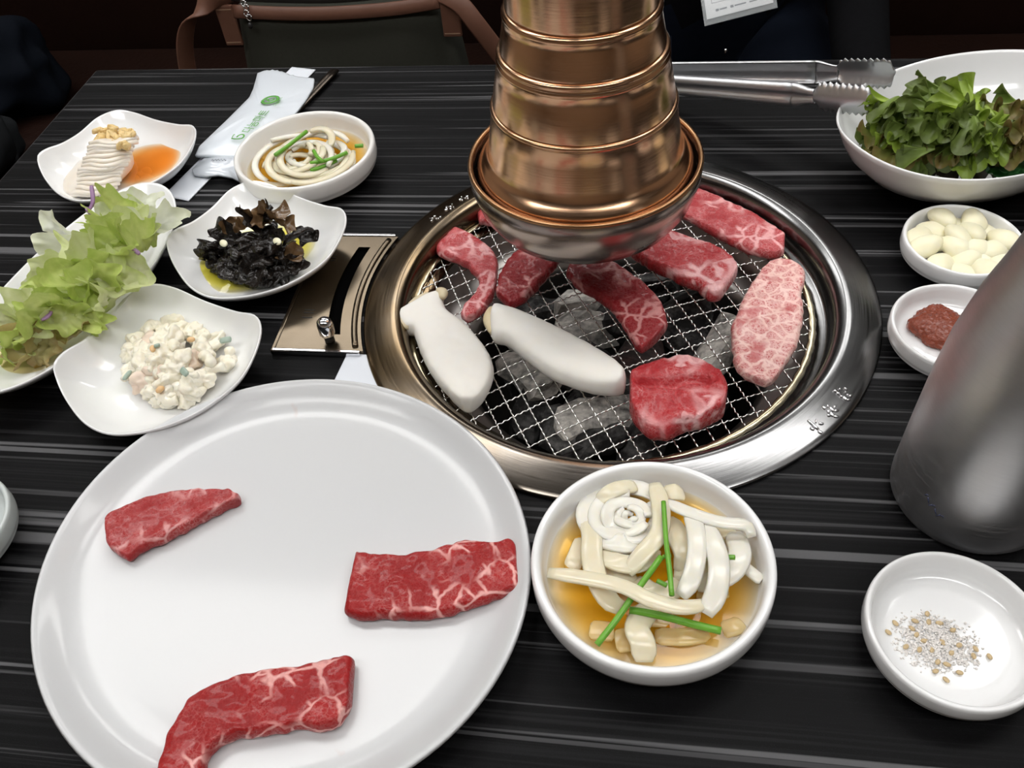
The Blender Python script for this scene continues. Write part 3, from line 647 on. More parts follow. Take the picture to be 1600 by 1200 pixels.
slab('grilling_beef', 'large pale heavily marbled beef slice at the right of the mesh', [(1215, 404), (1246, 409), (1262, 428), (1255, 450), (1258, 485), (1250, 531), (1229, 568), (1208, 594)], [(1205, 407), (1187, 422), (1167, 452), (1150, 485), (1140, 518), (1144, 552), (1150, 577), (1172, 589), (1198, 598)], MZ, .008, 'beef_wagyu', 9, p=8, rough=.5)
gr = lambda u, v: .42 * math.exp(-((v - .40 - .05 * math.sin(u * 5)) / .045) ** 2) * max(0, min(1, (u - .05) * 10, (.85 - u) * 8))
slab('grilling_beef', 'thick scored beef chunk at the near edge of the mesh', [(984, 580), (1000, 570), (1025, 560), (1067, 550), (1100, 559), (1128, 580), (1138, 605)], [(984, 628), (992, 650), (1012, 671), (1042, 678), (1067, 665), (1100, 655), (1134, 633)], MZ, .020, 'beef_fatty', 10, groove=gr, p=4, pend=6)
slab('grilling_beef', 'small beef scrap half hidden behind the hood, far left', [(742, 318), (760, 312), (800, 318)], [(748, 345), (775, 350), (812, 352)], MZ, .008, 'beef_grill', 11, nu=24)
def mush_lift(u): return 0
m1 = slab('king_oyster_mushroom', 'flat white mushroom half with flared cap at the left of the mesh', [(682, 450), (694, 454), (693, 466), (702, 483), (725, 500), (750, 525), (768, 553), (772, 578), (764, 602), (749, 620), (734, 628)], [(617, 484), (617, 497), (629, 511), (643, 514), (651, 537), (661, 562), (680, 592), (697, 609), (710, 621), (723, 628)], MZ, .016, 'mushroom', 20, 'mushroom', p=3, rough=.35, jit=.0004, pend=6, emin=.1)
m2 = slab('king_oyster_mushroom', 'long white mushroom lying across the centre of the mesh', [(768, 477), (777, 472), (800, 477), (827, 487), (873, 507), (917, 530), (950, 550), (971, 568), (979, 583)], [(765, 492), (768, 521), (790, 527), (827, 557), (860, 580), (893, 593), (927, 602), (957, 603), (976, 596)], MZ, .020, 'mushroom', 21, 'mushroom', p=2.4, rough=.3, jit=.0004, pend=6, emin=.2)
def cap_patch(parent, pts, r, z, mat, name):
    P = [at(x, y, z) for x, y in pts]; P = catmull(P, 10)
    v, f = sweep(P, lambda s: r * (.4 + .6 * math.sin(PI * (.1 + .8 * s))), lambda s: r * .8 * (.4 + .6 * math.sin(PI * (.1 + .8 * s))), 10); mobj(name, v, f, mat, parent)
cap_patch(m1, [(621, 483), (620, 495), (630, 506), (640, 511)], .0040, .004, 'mushroom_cap', 'cap_edge'); cap_patch(m1, [(683, 453), (692, 457), (691, 466)], .0038, .006, 'mushroom_cap', 'cap_edge')
cap_patch(m1, [(640, 476), (655, 467), (670, 459)], .0030, .0055, 'mushroom_cap', 'cap_edge')
cap_patch(m2, [(770, 482), (766, 495), (768, 508), (771, 519)], .0052, .004, 'mushroom_base', 'cut_base')

# ------------------------------------------------------------------ strips, chives
def strip(name, label, cat, group, pts, wd, th, mat, n=16, up=Vector((0, 0, 1)), ns=10, sq=.6):
    path = catmull(pts, n)
    v, f = sweep(path, lambda s: wd * (.55 + .45 * min(1, 6 * min(s, 1 - s) + .3)), lambda s: th, ns, up, sq)
    return tag(mobj(name, v, f, mat), label, cat, group)
ONL = ['pale onion strip in the soy sauce dish beside the large plate', 'pale onion strip in the dish beside the wet wipes']
ONG = ['onion strips in the near dish', 'onion strips in the far dish']
def px_path(pts, z): return [at(x, y, zz) if len(q) == 3 else at(x, y, z) for q in pts for (x, y, zz) in [(q + (z,))[:3]]]
def build_onion_near():
    g = lambda x, y: (820 + x / 3.244, 710 + y / 3.244)
    def P(pts, z0, hump=.0): n = len(pts); return [at(*g(*p), z0 + hump * math.sin(PI * i / (n - 1))) for i, p in enumerate(pts)]
    L = [  # traced long strips: points, base z, hump, half width, material
        ([(310, 300), (340, 400), (340, 520), (370, 640), (430, 740), (500, 780)], .017, .006, .0072, 'onion'),
        ([(120, 600), (300, 625), (500, 670), (640, 740), (800, 775), (930, 755)], .026, .006, .0052, 'onion'),
        ([(840, 280), (870, 400), (870, 520), (840, 640), (790, 720)], .026, .006, .0062, 'onion_white'),
        ([(880, 330), (950, 430), (985, 560), (970, 700), (915, 810)], .026, .006, .0068, 'onion_white'),
        ([(720, 245), (850, 300), (1000, 345), (1120, 360), (1150, 420)], .026, .004, .0046, 'onion_white'),
        ([(660, 150), (690, 270), (680, 400), (600, 500), (520, 600)], .023, .006, .0062, 'onion'),
        ([(380, 500), (480, 550), (580, 550), (660, 480)], .019, .005, .0070, 'onion'),
        ([(640, 770), (570, 870), (600, 960), (605, 1050)], .016, .006, .0078, 'onion'),
        ([(1060, 400), (1090, 500), (1050, 590), (960, 640), (880, 660)], .020, .006, .0075, 'onion_white'),
        ([(300, 420), (260, 520), (230, 590)], .012, .003, .0062, 'onion'),
        ([(660, 920), (800, 925), (930, 905)], .013, .002, .0060, 'onion_soaked'),
        ([(1000, 890), (1060, 875), (1100, 855)], .013, .001, .0060, 'onion_soaked'),
        ([(330, 890), (400, 895), (450, 900)], .013, .001, .0068, 'onion_soaked'),
        ([(460, 950), (510, 940), (555, 940)], .013, .001, .0080, 'onion_soaked'),
        ([(760, 600), (880, 590), (960, 580), (1000, 540)], .017, .005, .0072, 'onion'),
        ([(720, 330), (780, 420), (820, 520), (790, 600)], .018, .005, .0080, 'onion'),
        ([(560, 640), (650, 700), (740, 690), (800, 640)], .016, .004, .0072, 'onion'),
        ([(380, 250), (420, 200), (480, 170), (560, 160)], .020, .004, .0062, 'onion'),
        ([(700, 200), (760, 190), (800, 200)], .018, .003, .0070, 'onion'),
        ([(1100, 560), (1150, 600), (1200, 640)], .018, .001, .0042, 'onion_white'),
        ([(370, 420), (450, 440), (520, 450), (560, 430)], .018, .005, .0078, 'onion_white'),
        ([(880, 700), (950, 700), (1010, 680)], .014, .003, .0070, 'onion_soaked'),
        ([(520, 500), (560, 520), (640, 520)], .013, .002, .0075, 'onion'),
        ([(400, 600), (470, 590), (520, 640), (500, 700)], .014, .003, .0070, 'onion'),
        ([(520, 820), (580, 810), (650, 830), (760, 850)], .012, .002, .0060, 'onion_soaked'),
        ([(950, 400), (1010, 390), (1040, 420), (1020, 480)], .016, .004, .0060, 'onion'),
    ]
    for pts, z0, hp, wd, m in L:
        strip('onion_strip', 'pale onion strip %s of the near soy sauce dish' % where(at(*g(*pts[len(pts) // 2]), .018), (.0281, -.2298), .05), 'onion', ONG[0], P(pts, z0 + .0028, hp), wd * .80, .0013, m, 20, sq=.75)
    # coiled ring of onion at the back
    o = thing('onion_coil', 'coiled white onion heart at the back of the near soy sauce dish', 'onion', at(*g(510, 310), .014))
    for k, (r, z, a0, a1) in enumerate(((.0220, .0205, .3, 5.6), (.0165, .0240, 1.5, 7.0), (.0110, .0255, 0, 5.8), (.0065, .0255, 2, 8.0), (.003, .025, 1, 6.5))):
        c = at(*g(510 + 6 * k, 310 + 2 * k), z)
        pts = [c + Vector((r * math.cos(a0 + (a1 - a0) * i / 14), r * .86 * math.sin(a0 + (a1 - a0) * i / 14), .0012 * math.sin(i * .9 + k))) for i in range(15)]
        wdt = (.0052, .0046, .0038, .0026, .0018)[k]
        path = catmull(pts, 30); v, f = sweep(path, lambda s: wdt * (.5 + .5 * min(1, 5 * min(s, 1 - s) + .2)), lambda s: .0011, 10, Vector((0, 0, 1)), .6); mobj('onion_layer', v, f, 'onion_white', o)
    CH = [([(703, 240), (715, 420), (735, 600), (745, 715)], .0325, .0017), ([(690, 520), (640, 590), (560, 700), (470, 830), (365, 965)], .030, .0021), ([(530, 790), (600, 800), (720, 825), (850, 860), (995, 895)], .020, .0025), ([(905, 525), (980, 520), (1065, 523)], .026, .0018), ([(670, 640), (720, 665)], .024, .0016), ([(740, 510), (700, 520)], .030, .0014)]
    for i, (pts, z, r) in enumerate(CH):
        pp = P(pts, z + .0035, .0)
        if i == 1: pp = [at(*g(*p), .0335 - .010 * (k / 4) ** 2) for k, p in enumerate(pts)]
        lab = ['thin upright chive piece on top of the near onion dish', 'long folded chive running to the near rim of the near onion dish', 'thick chive piece half sunk in the near soy sauce', 'short chive piece at the right of the near onion dish', 'tiny chive tip at the centre of the near onion dish', 'tiny chive tip beside the fold of the long chive'][i]
        if len(pp) < 3: pp = [pp[0], pp[0].lerp(pp[1], .5), pp[1]]
        tag(tube('chive', pp, lambda s, r=r: r * .8, 'chive', None, 16, 8), lab, 'chive', 'chives in the near onion dish')
build_onion_near()
def build_onion_far():
    rnd = random.Random(11); c = Vector((-.2670, .1450, 0))
    for i in range(34):
        a = rnd.uniform(0, 2 * PI); rr = .016 * math.sqrt(rnd.random()); p = c + Vector((rr * math.cos(a), rr * math.sin(a), 0)); R_ = rnd.uniform(.012, .033) if i % 4 else rnd.uniform(.028, .036); a0 = rnd.uniform(0, 2 * PI); sp = rnd.uniform(1.6, 3.6); z = .0150 + .014 * (i / 34) * (1 - .35 * (R_ / .036))
        pts = []
        for k in range(9):
            t = a0 + sp * (k / 8 - .5); q = p + Vector((R_ * math.cos(t), R_ * math.sin(t), z + .003 * math.sin(PI * k / 8 + i)))
            d = Vector((q.x - c.x, q.y - c.y))
            if d.length > .046: d = d.normalized() * .046; q.x, q.y = c.x + d.x, c.y + d.y; q.z = max(q.z, .014)
            pts.append(q)
        strip('onion_strip', 'pale onion strip %s of the dish beside the wet wipes' % where(pts[4], c, .045), 'onion', ONG[1], pts, rnd.uniform(.0024, .0034), .0017, rnd.choice(['onion', 'onion_white', 'onion_white', 'onion']), 22, sq=.85)
    g = lambda x, y, z: at(240 + x / 3.637, 160 + y / 3.637, z)
    for pts, z, lab in [([(690, 300), (780, 235), (870, 165)], .032, 'long straight chive on top of the far onion dish'), ([(890, 345), (1000, 325), (1100, 285)], .028, 'chive piece across the middle of the far onion dish'), ([(910, 275), (930, 310), (960, 335)], .031, 'short chive tip sticking up in the far onion dish'), ([(1145, 248), (1190, 246)], .026, 'small chive end at the right of the far onion dish'), ([(890, 385), (950, 370), (1040, 330)], .024, 'pale chive piece below the middle of the far onion dish')]:
        pp = [g(x, y, z) for x, y in pts]
        if len(pp) < 3: pp = [pp[0], pp[0].lerp(pp[1], .5), pp[1]]
        tag(tube('chive', pp, .0017, 'chive', None, 12, 8), lab, 'chive', 'chives in the far onion dish')
build_onion_far()

# ------------------------------------------------------------------ leaves
def leaf(name, label, cat, group, c, size, rot, mat, seed, ruf=.25, cup=.3, asp=1.0, nr=9, nt=48, kf=5, base=None, zmin=None, lobe=.5, frill=.5, crimp=0.0, wrk=.16):
    rnd = random.Random(seed); vs_, fs, dep = [], [], []; ph = [rnd.uniform(0, 6.3) for _ in range(8)]; fold = rnd.uniform(.2, .9)
    for j in range(nr + 1):
        s = j / nr
        for i in range(nt):
            a = 2 * PI * i / nt
            k = 1 + lobe * (.16 * math.sin(2 * a + ph[0]) + .12 * math.sin(3 * a + ph[1]) + .07 * s * math.sin(7 * a + ph[2]))
            # the frilled rim swings in and out as well as up and down
            fr = frill * s ** 4 * (.16 * math.sin((kf + 4) * a + ph[6]) + .07 * math.sin((3 * kf + 2) * a + ph[7]))
            x, y = size * s * (k + fr) * math.cos(a), size * asp * s * (k + fr) * math.sin(a)
            z = size * (cup * s * s + fold * .7 * abs(math.sin(a + ph[5])) ** 1.5 * s + ruf * (s ** 2.8 * .62 * math.sin(kf * a + ph[3] + 1.2 * s) + s ** 4 * .42 * math.sin((2 * kf + 1) * a + ph[4] - 1.5 * s)) + crimp * s ** 5 * math.sin((5 * kf + 3) * a + ph[2]) + wrk * nz((x / size, y / size, seed), 1.7, seed) + (wrk - .16) * .9 * nz((x / size, y / size, seed), 4.5, seed + 3))
            q = rot @ Vector((x, y, z)) + Vector(c)
            if zmin is not None and q.z < zmin(q): q.z = zmin(q) + .0004 * rnd.random()
            vs_.append(q); dep.append(s)
    for j in range(nr):
        for i in range(nt): a, b = j * nt + i, j * nt + (i + 1) % nt; fs.append([a, b, b + nt, a + nt])
    return tag(mobj(name, vs_, fs, mat, None, None, True, dep), label, cat, group)
def eul(x, y, z): return Matrix.Rotation(z, 3, 'Z') @ Matrix.Rotation(y, 3, 'Y') @ Matrix.Rotation(x, 3, 'X')
def bowl_floor(c, a, b, ang, fz, rimz):
    def f(q):
        dx, dy = q.x - c.x, q.y - c.y; u = (dx * math.cos(ang) + dy * math.sin(ang)) / a; v = (-dx * math.sin(ang) + dy * math.cos(ang)) / b; r = math.hypot(u, v)
        if r > 1.0: return 0.0
        return fz + (rimz - fz) * max(0, (r - .45) / .55) ** 2.2 + .0008
    return f
def build_lettuce():
    rnd = random.Random(21); zf = bowl_floor(LETC, .112, .080, LETA, .008, .050)
    S = []   # (px, py, z, size, material)
    S += [(1410, 200, .040, .026, 'lettuce_green'), (1385, 215, .040, .022, 'lettuce_brown'), (1440, 175, .062, .026, 'lettuce_green'), (1400, 180, .056, .024, 'lettuce_bright'), (1425, 160, .066, .022, 'lettuce_green'), (1470, 160, .070, .024, 'lettuce_green'), (1515, 150, .078, .024, 'lettuce_bright'), (1525, 165, .072, .022, 'lettuce_bright'),
          (1545, 185, .068, .027, 'lettuce_green'), (1570, 190, .064, .026, 'lettuce_brown'), (1585, 205, .056, .024, 'lettuce_brown'), (1480, 195, .064, .024, 'lettuce_green'), (1450, 215, .056, .022, 'lettuce_green'), (1490, 225, .052, .022, 'lettuce_green'), (1535, 225, .052, .022, 'lettuce_bright'), (1420, 235, .040, .020, 'lettuce_brown'), (1385, 232, .032, .018, 'lettuce_brown'), (1450, 240, .038, .020, 'lettuce_green'),
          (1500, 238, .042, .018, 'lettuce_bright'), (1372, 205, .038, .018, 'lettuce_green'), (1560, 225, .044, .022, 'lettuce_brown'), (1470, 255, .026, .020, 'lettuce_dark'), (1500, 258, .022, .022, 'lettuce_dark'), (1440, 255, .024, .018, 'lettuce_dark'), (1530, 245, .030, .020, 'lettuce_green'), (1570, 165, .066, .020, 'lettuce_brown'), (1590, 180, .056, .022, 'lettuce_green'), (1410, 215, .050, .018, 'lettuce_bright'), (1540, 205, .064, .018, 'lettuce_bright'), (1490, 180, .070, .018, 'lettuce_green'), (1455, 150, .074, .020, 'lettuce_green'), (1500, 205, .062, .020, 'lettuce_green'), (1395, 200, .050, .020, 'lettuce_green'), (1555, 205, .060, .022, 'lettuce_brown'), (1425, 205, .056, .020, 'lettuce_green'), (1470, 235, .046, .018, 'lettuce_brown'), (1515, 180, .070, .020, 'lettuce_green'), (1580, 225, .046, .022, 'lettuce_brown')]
    nm = {'lettuce_green': 'ruffled mid-green lettuce leaf in the large bowl', 'lettuce_bright': 'bright yellow-green lettuce leaf in the large bowl', 'lettuce_brown': 'brown-edged ruffled lettuce leaf in the large bowl', 'lettuce_dark': 'dark red-brown lettuce frill low in the large bowl'}
    gp = {'lettuce_green': 'mid-green lettuce leaves', 'lettuce_bright': 'bright lettuce leaves', 'lettuce_brown': 'brown-edged lettuce leaves', 'lettuce_dark': 'dark lettuce frills'}
    def fan(name, label, group, c, size, rot, mat, seed):
        """leaf of frilly lettuce: a fan whose margin is far longer than its base, so it ripples"""
        r2 = random.Random(seed); ph = [r2.uniform(0, 6.3) for _ in range(6)]; k1 = r2.choice([4, 4, 5]); span = r2.uniform(2.2, 3.0); curl = r2.uniform(-.45, .25); nu, nv = 130, 12; vs_, fs, dep = [], [], []
        for iu in range(nu + 1):
            u = iu / nu - .5; th = span * u
            for iv in range(nv + 1):
                v = iv / nv; r = size * (.12 + .88 * v * (1 + .10 * math.sin(7 * th + ph[0]))); g3 = v ** 1.8
                lat = size * .17 * g3 * math.cos(2 * PI * k1 * u + ph[1]) + size * .08 * v ** 3 * math.cos(2 * PI * (2.6 * k1) * u + ph[2])
                zz = size * (.27 * g3 * math.sin(2 * PI * k1 * u + ph[1]) + .15 * v ** 3 * math.sin(2 * PI * (2.6 * k1) * u + ph[2]) + .022 * v ** 4 * math.sin(2 * PI * 5.3 * k1 * u + ph[3]) + curl * v * v)
                x, y = r * math.sin(th) + lat * math.cos(th), r * math.cos(th) - lat * math.sin(th) - .45 * size
                q = rot @ Vector((x, y, zz)) + Vector(c)
                dx, dy = q.x - LETC.x, q.y - LETC.y; ru = math.hypot((dx * math.cos(LETA) + dy * math.sin(LETA)) / .112, (-dx * math.sin(LETA) + dy * math.cos(LETA)) / .080)
                lim = .86 if q.z < .05 else .92
                if ru > lim: q.x, q.y = LETC.x + dx * lim / ru, LETC.y + dy * lim / ru
                if q.z < zf(q): q.z = zf(q) + .0004 * r2.random()
                vs_.append(q); dep.append(v)
        w_ = nv + 1
        for iu in range(nu):
            for iv in range(nv): a = iu * w_ + iv; fs.append([a, a + 1, a + w_ + 1, a + w_])
        tag(mobj(name, vs_, fs, mat, None, None, True, dep), label, 'lettuce', group)
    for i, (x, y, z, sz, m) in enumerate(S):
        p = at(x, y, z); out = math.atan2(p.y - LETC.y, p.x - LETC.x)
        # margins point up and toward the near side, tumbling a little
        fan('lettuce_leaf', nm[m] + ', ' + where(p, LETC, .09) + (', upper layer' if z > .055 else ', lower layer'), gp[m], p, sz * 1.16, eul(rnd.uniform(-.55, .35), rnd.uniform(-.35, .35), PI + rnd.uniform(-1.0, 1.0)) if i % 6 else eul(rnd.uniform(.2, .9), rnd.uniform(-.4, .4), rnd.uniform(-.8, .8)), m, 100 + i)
    for i, (x, y, z) in enumerate([(1560, 258, .030), (1578, 270, .026)]):
        p = at(x, y, z); leaf('perilla_leaf', ['dark green perilla leaf under the lettuce, upper one', 'dark green perilla leaf under the lettuce, lower one'][i], 'leaf', 'perilla leaves in the large bowl', p, .022, eul(.25, .1, .4 * i), 'perilla', 300 + i, .10, .1, .7, 8, 64, 12, zmin=zf)
build_lettuce()
def build_salad():
    rnd = random.Random(33); zf = bowl_floor(SALC, .118, .0515, SALA, .006, .026)
    nm = {'salad_green': 'crisp green lettuce shred in the long dish', 'salad_pale': 'pale yellow-green lettuce shred in the long dish', 'salad_white': 'whitish lettuce rib piece in the long dish', 'salad_brown': 'browned lettuce shred in the long dish'}
    S = [(200, 330, .046, .020, 'salad_white'), (175, 375, .052, .022, 'salad_green'), (215, 370, .044, .020, 'salad_pale'), (240, 355, .038, .016, 'salad_white'), (130, 390, .034, .024, 'salad_white'), (105, 375, .036, .020, 'salad_white'), (190, 400, .048, .022, 'salad_green'), (230, 390, .040, .018, 'salad_green'), (165, 350, .055, .014, 'salad_green'), (150, 410, .044, .022, 'salad_pale'),
         (210, 425, .038, .020, 'salad_pale'), (175, 435, .042, .020, 'salad_pale'), (140, 440, .042, .020, 'salad_green'), (110, 430, .036, .020, 'salad_pale'), (120, 465, .042, .020, 'salad_green'), (160, 465, .038, .018, 'salad_pale'), (85, 460, .040, .019, 'salad_green'), (60, 480, .036, .018, 'salad_pale'), (100, 495, .038, .020, 'salad_green'), (140, 490, .034, .018, 'salad_green'), (60, 510, .034, .020, 'salad_green'), (30, 505, .034, .018, 'salad_pale'),
         (20, 530, .028, .020, 'salad_green'), (85, 520, .028, .018, 'salad_pale'), (50, 535, .026, .018, 'salad_brown'), (70, 545, .020, .016, 'salad_brown'), (110, 520, .026, .016, 'salad_brown'), (10, 550, .020, .016, 'salad_pale'), (195, 455, .030, .016, 'salad_pale'), (250, 370, .030, .015, 'salad_green'), (45, 470, .030, .014, 'salad_white'), (185, 325, .050, .016, 'salad_green'), (235, 335, .040, .014, 'salad_pale')]
    for i, (x, y, z, sz, m) in enumerate(S):
        p = at(x, y, z); leaf('lettuce_shred', nm[m] + ', ' + where(p, SALC, .09) + (', upper layer' if z > .038 else ', lower layer'), 'lettuce', m.replace('salad_', '') + ' salad shreds', p, sz * 1.08, eul(rnd.uniform(-.2, .9), rnd.uniform(-.8, .8), rnd.uniform(-.9, .9)), m, 200 + i, .26, rnd.uniform(.0, .8), rnd.uniform(.45, .8), 12, 72, rnd.choice([2, 3, 4]), zmin=zf, lobe=1.3, frill=.5, crimp=.02, wrk=.36)
    W = [([(143, 290, .075), (145, 315, .067), (138, 330, .062)], 'curled purple cabbage shred standing at the top of the salad'), ([(135, 325, .062), (145, 337, .060), (153, 338, .060)], 'short purple cabbage shred at the top of the salad'), ([(95, 435, .050), (120, 425, .053), (143, 415, .052)], 'long purple cabbage shred across the middle of the salad'), ([(47, 438, .040), (60, 440, .042), (72, 447, .040)], 'purple cabbage shred at the left rim of the salad'), ([(205, 387, .058), (213, 393, .058), (218, 397, .057)], 'tiny purple cabbage bit on the right of the salad'), ([(65, 500, .046), (74, 495, .047), (80, 487, .047)], 'reddish cabbage bit low in the salad')]
    for pts, lab in W: strip('cabbage_shred', lab, 'cabbage', 'purple cabbage shreds', [at(*p) for p in pts], .0016, .0009, 'red_cabbage', 14)
    pool('salad_dressing', 'thin dressing at the near end of the long salad dish', (SALC.x - .012, SALC.y - .055), .026, .0098, 'dressing', 9, 1.6, .1)
build_salad()

# ------------------------------------------------------------------ small dish foods
def lump(name, label, cat, group, c, sx, sy, sz, rot, mat, seed, amp=.25, freq=90, sub=3, zmin=None, parent=None, blocky=0):
    bm = bmesh.new(); bmesh.ops.create_icosphere(bm, subdivisions=sub, radius=1.0)
    for v in bm.verts:
        q = v.co.copy()
        if blocky: q = q.lerp(q / max(abs(q.x), abs(q.y), abs(q.z)), blocky)
        d = Vector((q.x * sx, q.y * sy, q.z * sz)); d *= 1 + amp * nz(d, freq, seed) + amp * .4 * nz(d, freq * 2.7, seed + 4)
        w_ = rot @ d + Vector(c)
        if zmin is not None and w_.z < zmin: w_.z = zmin
        v.co = w_
    o = bmobj(name, bm, mat, parent, smooth=True)
    return tag(o, label, cat, group) if parent is None else o
def build_kimchi():
    rnd = random.Random(4); base = at(175, 262, .008)
    t = thing('kimchi_wedge', 'pale layered cabbage kimchi wedge with golden leaf tips', 'kimchi', (base.x, base.y, .008))
    # layered sheets seen edge-on, stacked from the near end back to the golden tips
    for i in range(15):
        s = i / 14; y = 303 - 82 * s; xl = 116 + 30 * s + rnd.uniform(-2, 2); xr = 178 + 36 * s + rnd.uniform(-2, 2); z = .0115 + .024 * s ** .8
        a, b = at(xl, y + 3, z), at(xr, y - 6, z - .001); m_ = at((xl + xr) / 2, y + 3 * math.sin(i), z + .0032)
        path = catmull([a, a.lerp(m_, .5) + Vector((0, -.0012 * math.sin(i * 2.1), .0014)), m_, b.lerp(m_, .5) + Vector((0, .001 * math.cos(i * 1.7), .001)), b], 20)
        v, f = sweep(path, lambda s_: .0078 * (.55 + .45 * math.sin(PI * (.12 + .76 * s_))), lambda s_: .0023, 12, Vector((0, .45, .9)), .7)
        mobj('leaf_layer', v, f, 'kimchi_white', t)
    lump('core', None, None, None, at(156, 268, .016), .023, .036, .013, eul(0, 0, -.35), 'kimchi_white', 3, .08, 60, 3, .0075, t)
    for i in range(30):
        x, y = 178 + rnd.uniform(-27, 26), 213 + rnd.uniform(-17, 18); lump('golden_tip', None, None, None, at(x, y, .037 + rnd.uniform(-.006, .004)), rnd.uniform(.0045, .0075), rnd.uniform(.0025, .004), rnd.uniform(.0022, .0038), eul(rnd.uniform(-.8, .8), rnd.uniform(-.8, .8), rnd.uniform(0, 3)), 'kimchi_gold', i, .45, 210, 4, None, t)
build_kimchi()
def build_fungus():
    rnd = random.Random(8); zf = lambda q: .0075
    S = [(345, 388, .020, .013), (368, 374, .028, .013), (400, 382, .030, .014), (432, 398, .025, .013), (455, 408, .018, .011), (335, 405, .014, .011), (370, 408, .021, .014), (405, 415, .022, .014), (440, 420, .016, .012), (385, 430, .014, .012), (350, 422, .012, .010), (420, 368, .032, .011), (415, 435, .013, .011), (328, 392, .016, .010), (395, 398, .030, .012), (378, 392, .030, .011)]
    for i, (x, y, z, sz) in enumerate(S):
        bm = bmesh.new(); bmesh.ops.create_icosphere(bm, subdivisions=4, radius=1.0); R_ = eul(rnd.uniform(-.5, .5), rnd.uniform(-.5, .5), rnd.uniform(0, 6)); c = at(x, y, z); ax = (rnd.uniform(.9, 1.2), rnd.uniform(.7, 1.0), rnd.uniform(.45, .7))
        for v in bm.verts:
            q = v.co.copy(); fold = abs(nz(q, 1.25, i)) * 1.5 - .35 + .20 * abs(nz(q, 2.6, i + 50)); d = R_ @ Vector((q.x * ax[0], q.y * ax[1], q.z * ax[2])) * sz * (.82 + .75 * fold); v.co = c + d; v.co.z = max(v.co.z, .0076)
        tag(bmobj('wood_ear', bm, 'fungus', smooth=True), 'glossy black wood ear mushroom piece %s of the pile' % where(c, at(395, 400, .02), .045), 'mushroom', 'black wood ear pieces')
    L = [(352, 372, .034, .012), (440, 385, .034, .012), (410, 350, .040, .013), (470, 372, .022, .010), (330, 398, .020, .010), (400, 425, .024, .012), (455, 415, .022, .010)]
    for i, (x, y, z, sz) in enumerate(L):
        leaf('wood_ear', 'curled black wood ear flap %s of the pile' % where(at(x, y, z), at(395, 400, .02), .045), 'mushroom', 'black wood ear flaps', at(x, y, z), sz, eul(rnd.uniform(-.3, .9), rnd.uniform(-.7, .7), rnd.uniform(0, 6)), 'fungus', 400 + i, .5, .4, .8, 10, 64, 2, zmin=zf, frill=.5)
    B = [(365, 352, .040, .009), (393, 340, .044, .010), (425, 342, .046, .012), (440, 352, .042, .010), (380, 356, .040, .008), (408, 346, .044, .010), (455, 402, .026, .009)]
    for i, (x, y, z, sz) in enumerate(B):
        leaf('wood_ear', 'translucent brown wood ear tip %s of the black pile' % where(at(x, y, z), at(395, 390, .03), .045), 'mushroom', 'brown wood ear tips', at(x, y, z), sz, eul(rnd.uniform(.2, 1.0), rnd.uniform(-.6, .6), rnd.uniform(0, 6)), 'fungus_brown', 430 + i, .5, .3, .8, 10, 64, 2, zmin=zf, frill=.6)
    for pts in ([(440, 378, .030), (465, 365, .030), (482, 358, .029), (490, 363, .026)], [(418, 345, .046), (418, 330, .050), (425, 322, .052)]):
        tag(tube('wood_ear', [at(*p) for p in pts], lambda s: .0036 * (1 - .5 * s), 'fungus', None, 12, 8), 'curled black wood ear strand reaching out of the pile', 'mushroom', 'curled wood ear strands')
    # dense heart of the pile
    lump('wood_ear', 'crumpled black wood ear clump at the heart of the pile', 'mushroom', None, at(398, 405, .016), .026, .022, .012, eul(0, 0, .3), 'fungus', 77, .6, 110, 5, .0078)
    for i, (x, y, z) in enumerate([(349, 380, .0385), (433, 377, .043)]):
        lump('garlic_chip', ['pale garlic chip on the left of the black mushrooms', 'pale garlic chip on the middle of the black mushrooms'][i], 'garlic', None, at(x, y, z), .0042, .0026, .0014, eul(.5, 0, -.6), 'garlic', i, .1)
build_fungus()
